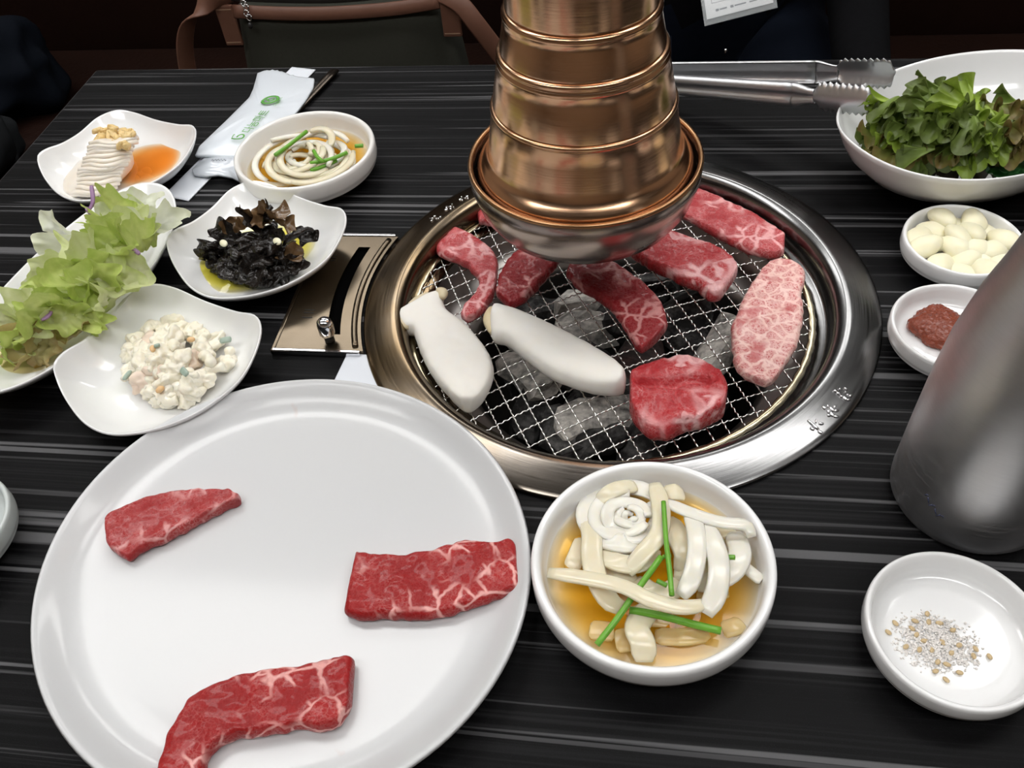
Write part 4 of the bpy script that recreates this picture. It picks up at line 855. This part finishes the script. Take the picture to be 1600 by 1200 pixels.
def build_macaroni():
    rnd = random.Random(14); zf = .0066
    g = lambda x, y, z: at(x / 2.181, 150 + y / 2.181, z)
    pts = []
    for k in range(3000):
        x, y = rnd.uniform(415, 790), rnd.uniform(765, 1070)
        # footprint of the heap
        u = ((x - 600) / 180) ** 2 + ((y - 905) / 135) ** 2
        if u > 1 or (y > 1000 and x > 660) or (x > 700 and y > 930): continue
        if all((x - a) ** 2 + (y - b) ** 2 > 34 ** 2 for a, b, _ in pts): pts.append((x, y, u))
        if len(pts) > 58: break
    for i, (x, y, u) in enumerate(pts):
        z = .011 + .015 * (1 - u) * rnd.uniform(.6, 1); c = g(x, y, z); m = rnd.choice(['macaroni'] * 7 + ['crab_pink'])
        a0 = rnd.uniform(0, 6.3)
        if m == 'macaroni' and i % 3 == 0:
            R_ = .0066; M = eul(rnd.uniform(-.6, .6), rnd.uniform(-.6, .6), a0); P = [c + M @ Vector((R_ * math.cos(t), R_ * math.sin(t), 0)) for t in [k * .42 for k in range(7)]]
            for p in P: p.z = max(p.z, zf + .004)
            tag(tube('macaroni_piece', P, lambda s: .0046 * (.8 + .2 * math.sin(11 * s + a0)) * (.75 + .25 * math.sin(PI * s)), m, None, 14, 12), 'creamy curved macaroni piece %s of the salad heap' % where(c, g(600, 905, .015), .042).replace('rim', 'edge'), 'macaroni', 'macaroni pieces')
        else:
            lump('macaroni_piece' if m == 'macaroni' else 'crab_stick_piece', 'creamy lumpy macaroni piece %s of the salad heap' % where(c, g(600, 905, .015), .042).replace('rim', 'edge') if m == 'macaroni' else 'pale pink crab stick bit in the macaroni salad', 'macaroni' if m == 'macaroni' else 'crab stick', 'lumpy macaroni pieces' if m == 'macaroni' else 'crab stick bits', c, rnd.uniform(.0075, .0105), rnd.uniform(.0055, .0075), rnd.uniform(.0045, .006), eul(rnd.uniform(-.5, .5), rnd.uniform(-.5, .5), a0), m, 500 + i, .62, 150, 4, zf)
    for i, (x, y, z) in enumerate([(768, 832, .0205), (628, 940, .0300), (433, 952, .0185), (535, 850, .030)]):
        lump('cucumber_piece', ['grey-green cucumber slice at the right of the macaroni', 'grey-green cucumber slice in the middle of the macaroni', 'grey-green cucumber slice at the left of the macaroni', 'small cucumber bit at the back of the macaroni'][i], 'cucumber', None, g(x, y, z), .0042 if i < 3 else .002, .0022, .0012, eul(.5, 0, .3 - i), 'cucumber', i, .1, 90, 3, None, None, .5)
    for i, (x, y, z) in enumerate([(650, 830, .030), (545, 1000, .022), (520, 860, .028)]):
        lump('carrot_bit', ['orange carrot bit at the back of the macaroni', 'orange carrot bit at the near edge of the macaroni', 'orange carrot bit at the left back of the macaroni'][i], 'carrot', None, g(x, y, z), .003, .002, .0016, eul(.4, 0, i), 'carrot', i, .3)
build_macaroni()
def build_garlic():
    rnd = random.Random(3); c = Vector((.2388, .0442, 0)); S = []
    for k in range(900):
        a = rnd.uniform(0, 6.3); r = .0285 * math.sqrt(rnd.random()); p = (c.x + r * math.cos(a), c.y + r * math.sin(a))
        if all((p[0] - q[0]) ** 2 + (p[1] - q[1]) ** 2 > .0105 ** 2 for q in S): S.append(p)
    for i, p in enumerate(S):
        bm = bmesh.new(); bmesh.ops.create_icosphere(bm, subdivisions=3, radius=1.0); R_ = eul(rnd.uniform(-.35, .35), rnd.uniform(-.35, .35), rnd.uniform(0, 6.3))
        for v in bm.verts:
            q = v.co; tp = 1 - .45 * max(0, q.x) ** 2; v.co = R_ @ Vector((q.x * .0125 + .003 * q.y * q.y, q.y * .0088 * tp, q.z * .0056 * tp)) + Vector((p[0], p[1], .0136 + .0020 * (i % 4)))
        tag(bmobj('garlic_clove', bm, 'garlic', smooth=True), 'peeled pale yellow garlic clove %s of its small dish' % where(p, c, .03), 'garlic', 'peeled garlic cloves')
build_garlic()
def build_paste():
    c = at(1465, 514, .009); bm = bmesh.new(); bmesh.ops.create_icosphere(bm, subdivisions=5, radius=1.0)
    for v in bm.verts:
        q = v.co.copy(); d = Vector((q.x * .0178, q.y * .0190, q.z * .0085)); d *= 1 + .22 * nz(d, 90, 2) + .08 * nz(d, 420, 5); d.z += .0010 * nz(d, 700, 3)
        v.co = d + Vector((c.x, c.y, .0105)); v.co.z = max(v.co.z, .0079)
    tag(bmobj('red_bean_paste', bm, 'ssamjang', smooth=True), 'glossy red-brown paste in the dish behind the bottle', 'paste')
build_paste()
def build_salt():
    rnd = random.Random(6); c = at(1462, 1005, .008); vs_, fs = [], []
    for k in range(1500):
        r = .017 * math.sqrt(rnd.random()) * rnd.uniform(.5, 1.1); a = rnd.uniform(0, 6.3); x, y = c.x + r * 1.25 * math.cos(a), c.y + r * math.sin(a); s = rnd.uniform(.00022, .0005); z = .0078 + rnd.random() * .0012 * max(0, 1 - r / .015) + s
        R_ = eul(rnd.uniform(0, 3), rnd.uniform(0, 3), 0); b = len(vs_)
        for sx in (-1, 1):
            for sy in (-1, 1):
                for sz in (-1, 1): vs_.append(Vector((x, y, z)) + R_ @ Vector((sx * s, sy * s, sz * s)))
        fs += [[b, b + 1, b + 3, b + 2], [b + 4, b + 6, b + 7, b + 5], [b, b + 4, b + 5, b + 1], [b + 2, b + 3, b + 7, b + 6], [b, b + 2, b + 6, b + 4], [b + 1, b + 5, b + 7, b + 3]]
    tag(mobj('salt', vs_, fs, 'salt', None, (c.x, c.y, .0078), False, None, False), 'coarse salt grains in the small dish below the bottle', 'salt', None, 'stuff')
    g = lambda x, y: at(1330 + x / 2.104, 540 + y / 2.104, .0090)
    for i, (x, y) in enumerate([(250, 882), (290, 912), (255, 908), (210, 905), (215, 950), (180, 990), (335, 935), (410, 997), (403, 1020), (455, 1022), (315, 1048), (278, 1070), (312, 1098), (357, 1075), (265, 1000), (145, 912), (122, 942), (300, 975), (355, 985), (240, 970), (330, 1010), (200, 930), (285, 1040), (225, 1000)]):
        p = g(x, y); lump('sesame_seed', 'tan sesame seed on the salt in the small dish', 'sesame', 'sesame seeds on the salt', (p.x, p.y, .0090), .0019, .0012, .0008, eul(0, .2, rnd.uniform(0, 3)), 'sesame', i, .1, 300, 2)
build_salt()

# ------------------------------------------------------------------ steel bottle
def build_bottle():
    c = (.2030, -.1584, 0); t = thing('steel_bottle', 'tall grey brushed steel bottle at the right edge', 'bottle', c)
    b = lathe('body', [(0, .0015), (.036, .0), (.0395, .0010), (.0412, .0042), (.0416, .010), (.0414, .05), (.0408, .085), (.0392, .112), (.0352, .140), (.0305, .160), (.0275, .176), (.0262, .192), (.0262, .212), (.0272, .216), (.0265, .2185), (.0248, .217), (.0242, .19), (.0242, .1)], c, 'bottle_steel', t, 96)
    lathe('cap', [(0, .262), (.018, .261), (.0235, .256), (.0250, .249), (.0250, .222), (.0262, .2195), (.0258, .2178), (0, .2178)], c, 'black_metal', t, 64)
    rnd = random.Random(2)
    for i in range(7):
        a = 3.75 + i * .045; z0 = .030 - i * .0012; p = [Vector((c[0] + .0417 * math.cos(a + .02 * k), c[1] + .0417 * math.sin(a + .02 * k), z0 + .002 * math.sin(i * 2.2 + k))) for k in range(3)]
        v, f = sweep(p, lambda s: .0002, lambda s: .00035, 6); mobj('printed_mark', v, f, 'blue_ink', b)
build_bottle()

# ------------------------------------------------------------------ tongs
def build_tongs():
    # the tongs lie on their side: the broad faces of the arms stand upright
    t = thing('steel_tongs', 'stainless tongs with serrated ends leaning on the lettuce bowl', 'tongs', at(1000, 118, .0))
    UP = Vector((0, 0, 1))
    prof = [(-1, 0), (-1, .55), (-.86, .9), (-.62, 1), (-.30, 1), (-.22, .78), (.22, .78), (.30, 1), (.62, 1), (.86, .9), (1, .55), (1, 0), (.93, 0), (.93, .5), (.8, .75), (.6, .84), (.2, .62), (-.2, .62), (-.6, .84), (-.8, .75), (-.93, .5), (-.93, 0)]
    def arm(A, B, N, T, hw, out):
        """A hinge end, B end of the channel, N neck, T tip: centre points of the standing strip"""
        def chan(path, wf, hf, nm, parent):
            V, Fs = [], []; n = len(path); m = len(prof)
            for i, p in enumerate(path):
                d = (path[min(n - 1, i + 1)] - path[max(0, i - 1)]).normalized(); sd = d.cross(UP).normalized() * out; up = sd.cross(d).normalized()
                if up.z < 0: up = -up
                s = i / (n - 1)
                for (u, h) in prof: V.append(p + up * (u * wf(s)) + sd * (h * hf(s)))
            for i in range(n - 1):
                for k in range(m): a, b = i * m + k, i * m + (k + 1) % m; Fs.append([a, b, b + m, a + m])
            Fs.append(list(range(m))); Fs.append([(n - 1) * m + k for k in range(m)])
            return mobj(nm, V, Fs, 'tong_steel', parent)
        am = chan([A.lerp(B, k / 24) for k in range(25)], lambda s: hw * (.8 + .2 * s), lambda s: .0052, 'arm', t)
        chan([B.lerp(N, k / 10) for k in range(11)], lambda s: hw - (hw - .0058) * s * s * (3 - 2 * s), lambda s: .0052 - .0022 * s, 'neck', am)
        d = (T - N); L = d.length; d.normalize(); sd = d.cross(UP).normalized() * out; up = sd.cross(d).normalized()
        if up.z < 0: up = -up
        K = 90; V, Fs = [], []; US = (-1, -.8, -.4, 0, .4, .8, 1); M_ = len(US)
        for i in range(K + 1):
            s = i / K; hh = .0102 * min(1, .56 + 4.5 * s) * (1 if s < .86 else math.sqrt(max(.05, 1 - ((s - .86) / .14) ** 2 * .95)))
            tooth = .0022 * (1 - abs(((s * 9.0) % 1) * 2 - 1)) if .06 < s < .97 else 0
            for lay in (0, 1):
                for u in US: V.append(N + d * (L * s) + up * (u * hh + math.copysign(tooth, u) * (abs(u) == 1)) + sd * (.0038 * (1 - u * u) - .0010 * lay))
        for i in range(K):
            b = i * 2 * M_; nb = b + 2 * M_
            for k in range(M_ - 1): Fs.append([b + k, b + k + 1, nb + k + 1, nb + k]); Fs.append([b + M_ + k, nb + M_ + k, nb + M_ + k + 1, b + M_ + k + 1])
            Fs.append([b, nb, nb + M_, b + M_]); Fs.append([b + M_ - 1, b + 2 * M_ - 1, nb + 2 * M_ - 1, nb + M_ - 1])
        for e in (0, K * 2 * M_): Fs += [[e + k, e + k + 1, e + M_ + k + 1, e + M_ + k] for k in range(M_ - 1)]
        mobj('serrated_grip', V, Fs, 'tong_steel', t)
    zt = .060
    # far arm and near arm
    arm(at(880, 113, .0115), at(1272, 114, .047), at(1308, 114, .051), at(1397, 115, .064), .0096, -1)
    arm(at(880, 118, .0110), at(1240, 146, .046), at(1274, 150, .051), at(1362, 159, .063), .0096, 1)
    lathe('hinge', [(0, 0), (.008, 0), (.009, .003), (.009, .018), (.008, .020), (0, .020)], tuple(at(876, 115, .001)), 'tong_steel', t, 32)
build_tongs()

# ------------------------------------------------------------------ wipes, chopsticks, paper
def pouch(name, label, outline, z, th, mat, parent=None, cat='packet', seed=0, group=None, wr=.0012):
    rim = None
    if len(outline) > 4:
        pl = [at(x, y, z + th * .5) for x, y in outline]; pl.append(pl[0]); cum = [0.0]; rim = []
        for a, b in zip(pl, pl[1:]): cum.append(cum[-1] + (b - a).length)
        for k in range(120):
            d = cum[-1] * k / 120; q = max(i for i in range(len(pl) - 1) if cum[i] <= d); rim.append(pl[q].lerp(pl[q + 1], (d - cum[q]) / max(1e-9, cum[q + 1] - cum[q])))
    if rim is None:
        q = [at(x, y, z + th * .5) for x, y in outline]; rim = []
        for i in range(4): rim += [q[i].lerp(q[(i + 1) % 4], k / 18) for k in range(18)]
    n = len(rim); c = sum(rim, Vector()) / n; vs_, fs = [], []; rows = [1.0, .97, .88, .72, .5, .25]
    for top in (1, 0):
        for s in rows:
            for p in rim:
                q = c + (p - c) * s; h = (1 - s ** 3)
                q.z = z + (th * (.35 + .65 * h) + wr * nz(q, 55, seed) * h + wr * .5 * nz(q, 160, seed) * h if top else 0); vs_.append(q)
    m = len(rows)
    for top in (0, 1):
        o = top * m * n
        for j in range(m - 1):
            for i in range(n): a, b = o + j * n + i, o + j * n + (i + 1) % n; fs.append([a, b, b + n, a + n])
        fs.append([o + (m - 1) * n + i for i in range(n)])
    for i in range(n): fs.append([i, (i + 1) % n, m * n + (i + 1) % n, m * n + i])
    o = mobj(name, vs_, fs, mat, parent); return tag(o, label, cat, group) if parent is None else o
def px_text(body, o, xdir, ydir, z, mat, parent, name, size=1.0):
    """flat print on a lying packet; o: lower-left point, xdir / ydir: end points of one em along and across"""
    cu = bpy.data.curves.new('print', 'FONT'); cu.body = body; cu.size = 1.0; ob = bpy.data.objects.new('print', cu); C.objects.link(ob)
    bpy.context.view_layer.update(); dg = bpy.context.evaluated_depsgraph_get(); me = bpy.data.meshes.new_from_object(ob.evaluated_get(dg)); bpy.data.objects.remove(ob)
    O, X = at(*o, z), at(*xdir, z); ex = X - O; ey = Vector((-ex.y, ex.x, 0)) * ydir; ex *= .98
    for v in me.vertices: p = v.co.copy(); v.co = O + ex * p.x + ey * p.y
    me.materials.clear(); return link(name, me, mat, parent, None, False)
def build_wipes():
    # chopstick sleeve lying under the packets
    t = thing('chopstick_sleeve', 'white paper chopstick sleeve under the wet wipe packet', 'paper sleeve', at(370, 205, 0))
    pouch('sleeve', None, [(456, 104), (493, 108), (294, 313), (255, 305)], .0006, .0026, 'paper', t, wr=.0002)
    ch = thing('metal_chopsticks', 'dark metal chopsticks lying beside the wet wipe packet', 'chopsticks', at(480, 160, 0))
    for k in range(2):
        a, b = at(526 - 5 * k, 110, .0035), at(418 - 5 * k, 222, .0035); v, f = sweep([a.lerp(b, i / 10) for i in range(11)], lambda s: .0028, lambda s: .0016, 8, sq=.6); mobj('chopstick', v, f, 'dark_steel', ch)
    w1 = pouch('wet_wipe_packet', 'white wet wipe packet with green print beside the far onion dish', [(402, 113), (415, 108), (421, 109), (425, 107), (429, 109), (433, 108), (437, 111), (441, 110), (445, 113), (449, 113), (453, 116), (457, 115), (461, 118), (491, 121), (489, 136), (478, 154), (470, 165), (450, 190), (430, 215), (408, 243), (370, 243), (340, 243), (304, 242), (311, 227), (352, 188), (389, 151), (395, 138)], .0055, .0055, 'film', None, seed=2, wr=.0016)
    w2 = pouch('wet_wipe_packet', 'crumpled clear packet end with grey print below the white packet', [(318, 246), (345, 243), (375, 243), (400, 250), (395, 275), (378, 284), (362, 276), (340, 272), (320, 274), (303, 272), (299, 264), (308, 255)], .0040, .0050, 'film_clear', None, seed=5, wr=.0022)
    zt = .0125; h = lambda x, y: (340 + x / 12, 130 + y / 12)
    px_text('다농마트', h(590, 935), h(702, 815), 1.05, zt, 'green_ink', w1, 'printed_lettering')
    def loop(pts, r, mat, par, z=zt): v, f = sweep(catmull([at(*h(*p), z) for p in pts], 26), lambda s: r, lambda s: .00025, 6); mobj('printed_logo', v, f, mat, par)
    loop([(260, 1035), (340, 1045), (450, 1035), (495, 990), (470, 960), (400, 975), (360, 1010)], .0008, 'green_ink', w1); loop([(270, 1020), (300, 970), (325, 960)], .0004, 'green_ink', w1)
    loop([(830, 345), (880, 375), (1000, 365), (1110, 320), (1130, 265), (1060, 245), (960, 260), (880, 300), (835, 340)], .0015, 'green_ink', w1); loop([(930, 300), (960, 330), (1030, 320), (1060, 290)], .0010, 'green_ink', w1)
    px_text('다농마트', h(1095, 430), h(1132, 382), 1.0, zt, 'green_ink', w1, 'printed_lettering')
    for i in range(5): loop([(-110 + i * 55, 1445 - i * 4), (-90 + i * 55, 1425), (-75 + i * 55, 1450), (-60 + i * 55, 1440)], .00035, 'grey_ink', w2, .0105)
    tag(pouch('paper_napkin', 'white paper napkin corner between the large plate and grill ring', [(543, 551), (574, 554), (640, 640), (500, 640)], .0004, .0012, 'paper', None, 'napkin', wr=.0001), None, 'napkin')
build_wipes()

# ------------------------------------------------------------------ bench, bag, jackets, person
def build_back():
    b = thing('bench', 'dark brown leather bench behind the table', 'bench', (0, .8, FZ))
    boxobj('seat', (-1.7, .50, -.42), (1.7, 1.02, -.30), 'bench_leather', b, .03, True); boxobj('backrest', (-1.7, 1.025, -.42), (1.7, 1.15, .30), 'bench_leather', b, .03, True); boxobj('base', (-1.68, .56, FZ), (1.68, 1.13, -.421), 'black_metal', b)
    g = thing('shoulder_bag', 'olive canvas shoulder bag with brown leather trim on the bench', 'bag', (-.38, .64, -.30))
    y0 = .575; n = 28; vs_, fs = [], []
    # body: rounded section, sagging slightly, wider at the base
    for j in range(13):
        s = j / 12; z = -.297 + .238 * s; hw = .163 - .022 * s + .004 * math.sin(PI * s); dp = .062 - .022 * s
        for i in range(48):
            a = 2 * PI * i / 48; cx_, sx_ = math.cos(a), math.sin(a); x = -.381 + hw * math.copysign(abs(cx_) ** .35, cx_); y = y0 + .062 + dp * math.copysign(abs(sx_) ** .5, sx_) + .004 * nz((x, z, 0), 14, 3)
            vs_.append((x, y, z - .006 * (1 - ((x + .381) / hw) ** 2) * s))
    for j in range(12):
        for i in range(48): a, b_ = j * 48 + i, j * 48 + (i + 1) % 48; fs.append([a, b_, b_ + 48, a + 48])
    fs.append(list(range(48))); fs.append([12 * 48 + i for i in range(48)])
    body = mobj('body', vs_, fs, 'bag_canvas', g)
    def yf(z): return y0 + .062 - (.062 - .022 * (z + .297) / .238) - .002
    def band(nm, pts, hw, mat, th=.0022, par=g):
        v, f = sweep(catmull([Vector(p) for p in pts], 30), lambda s: th, lambda s: hw, 8, Vector((0, .25, 1)), .5); return mobj(nm, v, f, mat, par)
    zt = -.052
    band('zip_trim', [(-.517, yf(zt), zt - .003), (-.45, yf(zt) - .001, zt - .007), (-.38, yf(zt) - .001, zt - .008), (-.30, yf(zt) - .001, zt - .004), (-.243, yf(zt), zt + .003)], .0085, 'bag_leather')
    band('zip_tape', [(-.517, yf(zt) + .006, zt + .014), (-.38, yf(zt) + .004, zt + .009), (-.243, yf(zt) + .006, zt + .018)], .006, 'bag_dark')
    band('top_trim', [(-.517, yf(zt) + .012, zt + .027), (-.38, yf(zt) + .010, zt + .022), (-.243, yf(zt) + .012, zt + .030)], .007, 'bag_leather')
    for xx, zz in ((-.5285, -.072), (-.2300, -.066)):
        tb = boxobj('strap_tab', (xx - .012, yf(zz) - .001, zz - .028), (xx + .012, yf(zz) + .004, zz + .026), 'bag_leather', g, .0015)
        for dz in (-.024, .020): boxobj('stitching', (xx - .010, yf(zz) - .0016, zz + dz), (xx + .010, yf(zz) - .0008, zz + dz + .0012), 'thread', tb)
    def strap(pts): 
        v, f = sweep(catmull([Vector(p) for p in pts], 36), lambda s: .0018, lambda s: .0115, 8, Vector((.8, .3, .6)), .5); return mobj('strap', v, f, 'bag_leather', g)
    strap([(-.515, .60, -.035), (-.545, .585, -.040), (-.578, .58, -.065), (-.600, .585, -.11), (-.612, .595, -.17), (-.615, .62, -.26)])
    strap([(-.240, .60, -.040), (-.215, .59, -.050), (-.195, .585, -.075), (-.172, .59, -.115), (-.150, .60, -.16), (-.14, .63, -.26)])
    z = thing('zip_puller', 'silver zip puller hanging on the bag', 'zip', (-.497, yf(zt) - .004, -.055)); C.objects.unlink(z); bpy.data.objects.remove(z)
    for k in range(4):
        p = Vector((-.497 + .001 * (k % 2), yf(zt) - .006, -.042 - k * .0065)); v, f = sweep([p + Vector((.0034 * math.cos(a), (.0015 if k % 2 else -.0005), .0042 * math.sin(a))) for a in [2 * PI * i / 12 for i in range(14)]], lambda s: .0011, lambda s: .0011, 6); mobj('zip_puller', v, f, 'chrome', g)
    lump('zip_bead', None, None, None, (-.497, yf(zt) - .006, -.0715), .0034, .0034, .0045, Matrix.Identity(3), 'black_metal', 1, .0, 50, 2, None, g)
    # coats heaped on the left of the bench
    def coat(nm, label, c, sx, sy, sz, mat, seed):
        bm = bmesh.new(); bmesh.ops.create_icosphere(bm, subdivisions=5, radius=1.0)
        for v in bm.verts:
            q = v.co; fold = .13 * math.sin(9 * q.x + 5 * nz((q.x, q.y, q.z), 1.3, seed)) * (.4 + abs(q.y)) + .35 * nz((q.x, q.y, q.z), 1.6, seed)
            v.co = Vector((q.x * sx * (1 + fold), q.y * sy * (1 + fold), q.z * sz * (1 + fold * .7))) + Vector(c); v.co.z = max(v.co.z, -.2995)
        tag(bmobj(nm, bm, mat, smooth=True), label, 'jacket')
    coat('folded_jacket', 'dark navy jacket heaped on the bench at the far left', (-1.16, .78, -.24), .20, .10, .10, 'jacket_navy', 3)
    coat('folded_jacket', 'charcoal grey jacket at the left end of the bench, nearer the table', (-1.12, .59, -.25), .17, .075, .085, 'jacket_charcoal', 8)
build_back()

def build_person():
    t = thing('person', 'person in a black jacket and navy trousers seated behind the table', 'person', (.10, .80, FZ))
    V, E, Rr = [], [], []
    def v(p, r): V.append(Vector(p)); Rr.append(r); return len(V) - 1
    def chain(start, pts):
        i = start
        for p, r in pts: j = v(p, r); E.append((i, j)); i = j
        return i
    pel = v((.10, .83, -.20), (.155, .115)); wa = chain(pel, [((.10, .83, -.06), (.150, .115)), ((.10, .84, .08), (.165, .12)), ((.10, .85, .20), (.16, .105))]); nk = chain(wa, [((.10, .84, .30), (.06, .06))]); hd = chain(nk, [((.10, .81, .37), (.07, .085)), ((.10, .81, .47), (.078, .095)), ((.10, .82, .52), (.06, .075))])
    for sgn in (1, -1):
        kx = .10 + sgn * .17
        kn = chain(pel, [((.10 + sgn * .11, .78, -.215), (.085, .082)), ((.10 + sgn * .14, .58, -.218), (.080, .075)), ((kx, .36, -.215), (.060, .060))]); chain(kn, [((kx, .34, -.42), (.052, .055)), ((kx, .37, -.66), (.036, .038)), ((kx, .36, -.705), (.038, .032)), ((kx + .01 * sgn, .24, -.715), (.038, .022))])
        wr = chain(wa, [((.10 + sgn * .160, .85, .17), (.060, .060)), ((.10 + sgn * .185, .80, .02), (.050, .050)), ((.10 + sgn * .180, .72, -.075), (.042, .042)), ((.10 + sgn * .165, .52, -.105), (.034, .034)), ((.10 + sgn * .175, .40, -.117), (.025, .022))])
        pm = chain(wr, [((.10 + sgn * .18, .355, -.124), (.030, .016))])
        for k, (dx, L) in enumerate(((-.026, .055), (-.009, .065), (.009, .060), (.025, .048))): chain(pm, [((.10 + sgn * .18 + dx, .318, -.126), (.009, .009)), ((.10 + sgn * .18 + dx * 1.1, .318 - L * .5, -.132), (.008, .008)), ((.10 + sgn * .18 + dx * 1.1, .318 - L, -.150), (.007, .007))])
        chain(pm, [((.10 + sgn * .18 - sgn * .038, .35, -.128), (.010, .010)), ((.10 + sgn * .18 - sgn * .052, .325, -.14), (.008, .008))])
    me = bpy.data.meshes.new('body'); me.from_pydata([tuple(x) for x in V], E, []); o = bpy.data.objects.new('tmp', me); C.objects.link(o)
    o.modifiers.new('s', 'SKIN'); 
    for i, sv in enumerate(me.skin_vertices[0].data): r = Rr[i]; sv.radius = r; sv.use_root = (i == 0)
    ss = o.modifiers.new('u', 'SUBSURF'); ss.levels = 2; ss.render_levels = 2
    bpy.context.view_layer.update(); dg = bpy.context.evaluated_depsgraph_get(); m2_ = bpy.data.meshes.new_from_object(o.evaluated_get(dg)); bpy.data.objects.remove(o)
    m2_.materials.clear()
    for k in ('jacket_black', 'trousers_navy', 'skin'): m2_.materials.append(MATS[k])
    for p in m2_.polygons:
        c = p.center; side = abs(c.x - .10); up_ = c.z
        if up_ > .285: p.material_index = 2
        elif c.y < .415 and up_ > -.16 and side > .10: p.material_index = 2
        elif (up_ < -.13 and c.y < .80 and not (side > .15 and up_ > -.145)) or up_ < -.2: p.material_index = 1
        else: p.material_index = 0
    link('body', m2_, None, t)
    lump('hair', None, None, None, (.10, .835, .495), .098, .108, .085, Matrix.Identity(3), 'hair', 4, .06, 20, 4, None, t)
    lump('nose', None, None, None, (.10, .715, .435), .014, .018, .022, Matrix.Identity(3), 'skin', 4, .05, 20, 3, None, t)
    for s in (-1, 1): lump('ear', None, None, None, (.10 + s * .084, .825, .445), .010, .018, .03, Matrix.Identity(3), 'skin', 4, .05, 20, 3, None, t); lump('eye', None, None, None, (.10 + s * .033, .728, .455), .012, .006, .005, Matrix.Identity(3), 'hair', 4, .0, 20, 3, None, t)
    lump('mouth', None, None, None, (.10, .727, .385), .022, .006, .006, Matrix.Identity(3), 'bag_leather', 4, .0, 20, 3, None, t)
    bn = lump('zip_end', None, None, None, (.122, .665, -.155), .003, .003, .004, Matrix.Identity(3), 'chrome', 4, .0, 20, 2, None, t)
    # badge on a neck cord, hanging in front of the jacket
    yb = .62
    b = thing('name_badge', 'white name badge in clear sleeve hanging on the dark jacket', 'badge', (.13, yb, -.08))
    def zx(x, y): d = RW @ Vector((x - 800.0, 600.0 - y, -F)); k = (yb - CAM.y) / d.y; return CAM + d * k
    q0, q1 = zx(1101, 41), zx(1215, 12); ex = (q1 - q0); wd = ex.length; ex.normalize(); ez = Vector((-ex.z, .75, ex.x)).normalized(); ny = ex.cross(ez)
    def card(nm, u0, u1, h0, h1, d0, d1, mat, par):
        vs_ = [q0 + ex * u + ez * h + ny * d for d in (d0, d1) for (u, h) in ((u0, h0), (u1, h0), (u1, h1), (u0, h1))]
        return mobj(nm, vs_, [[0, 1, 2, 3], [7, 6, 5, 4], [0, 4, 5, 1], [1, 5, 6, 2], [2, 6, 7, 3], [3, 7, 4, 0]], mat, par, smooth=False)
    cd_ = card('card', .004, wd - .004, .007, .12, 0, .001, 'card_white', b); card('clear_sleeve', 0, wd, 0, .125, -.0012, -.0004, 'clear_plastic', b); card('clear_sleeve', 0, wd, 0, .125, .0014, .0020, 'clear_plastic', b)
    for u0, u1, h0, h1 in ((.012, wd - .016, .024, .0246), (.012, .0126, .024, .11), (.016, .020, .0135, .0165), (.021, .030, .0140, .0160), (.034, .038, .0135, .0165), (.039, .053, .0142, .0158), (.057, .066, .0142, .0156), (.070, .074, .0136, .0165)):
        card('printed_line', u0, u1, h0, h1, .0010, .0013, 'grey_ink', cd_); card('printed_line', u0, u1, h0, h1, -.0003, 0, 'grey_ink', cd_)
    tp = q0 + ex * wd * .5 + ez * .125
    tube('neck_cord', [tp, tp + Vector((-.03, .03, .12)), Vector((.03, .735, .22)), Vector((.02, .80, .31)), Vector((.10, .905, .315)), Vector((.18, .80, .31)), Vector((.17, .735, .22)), tp + Vector((.02, .03, .12)), tp], .0025, 'blue_ink', b, 60, 6)
build_person()
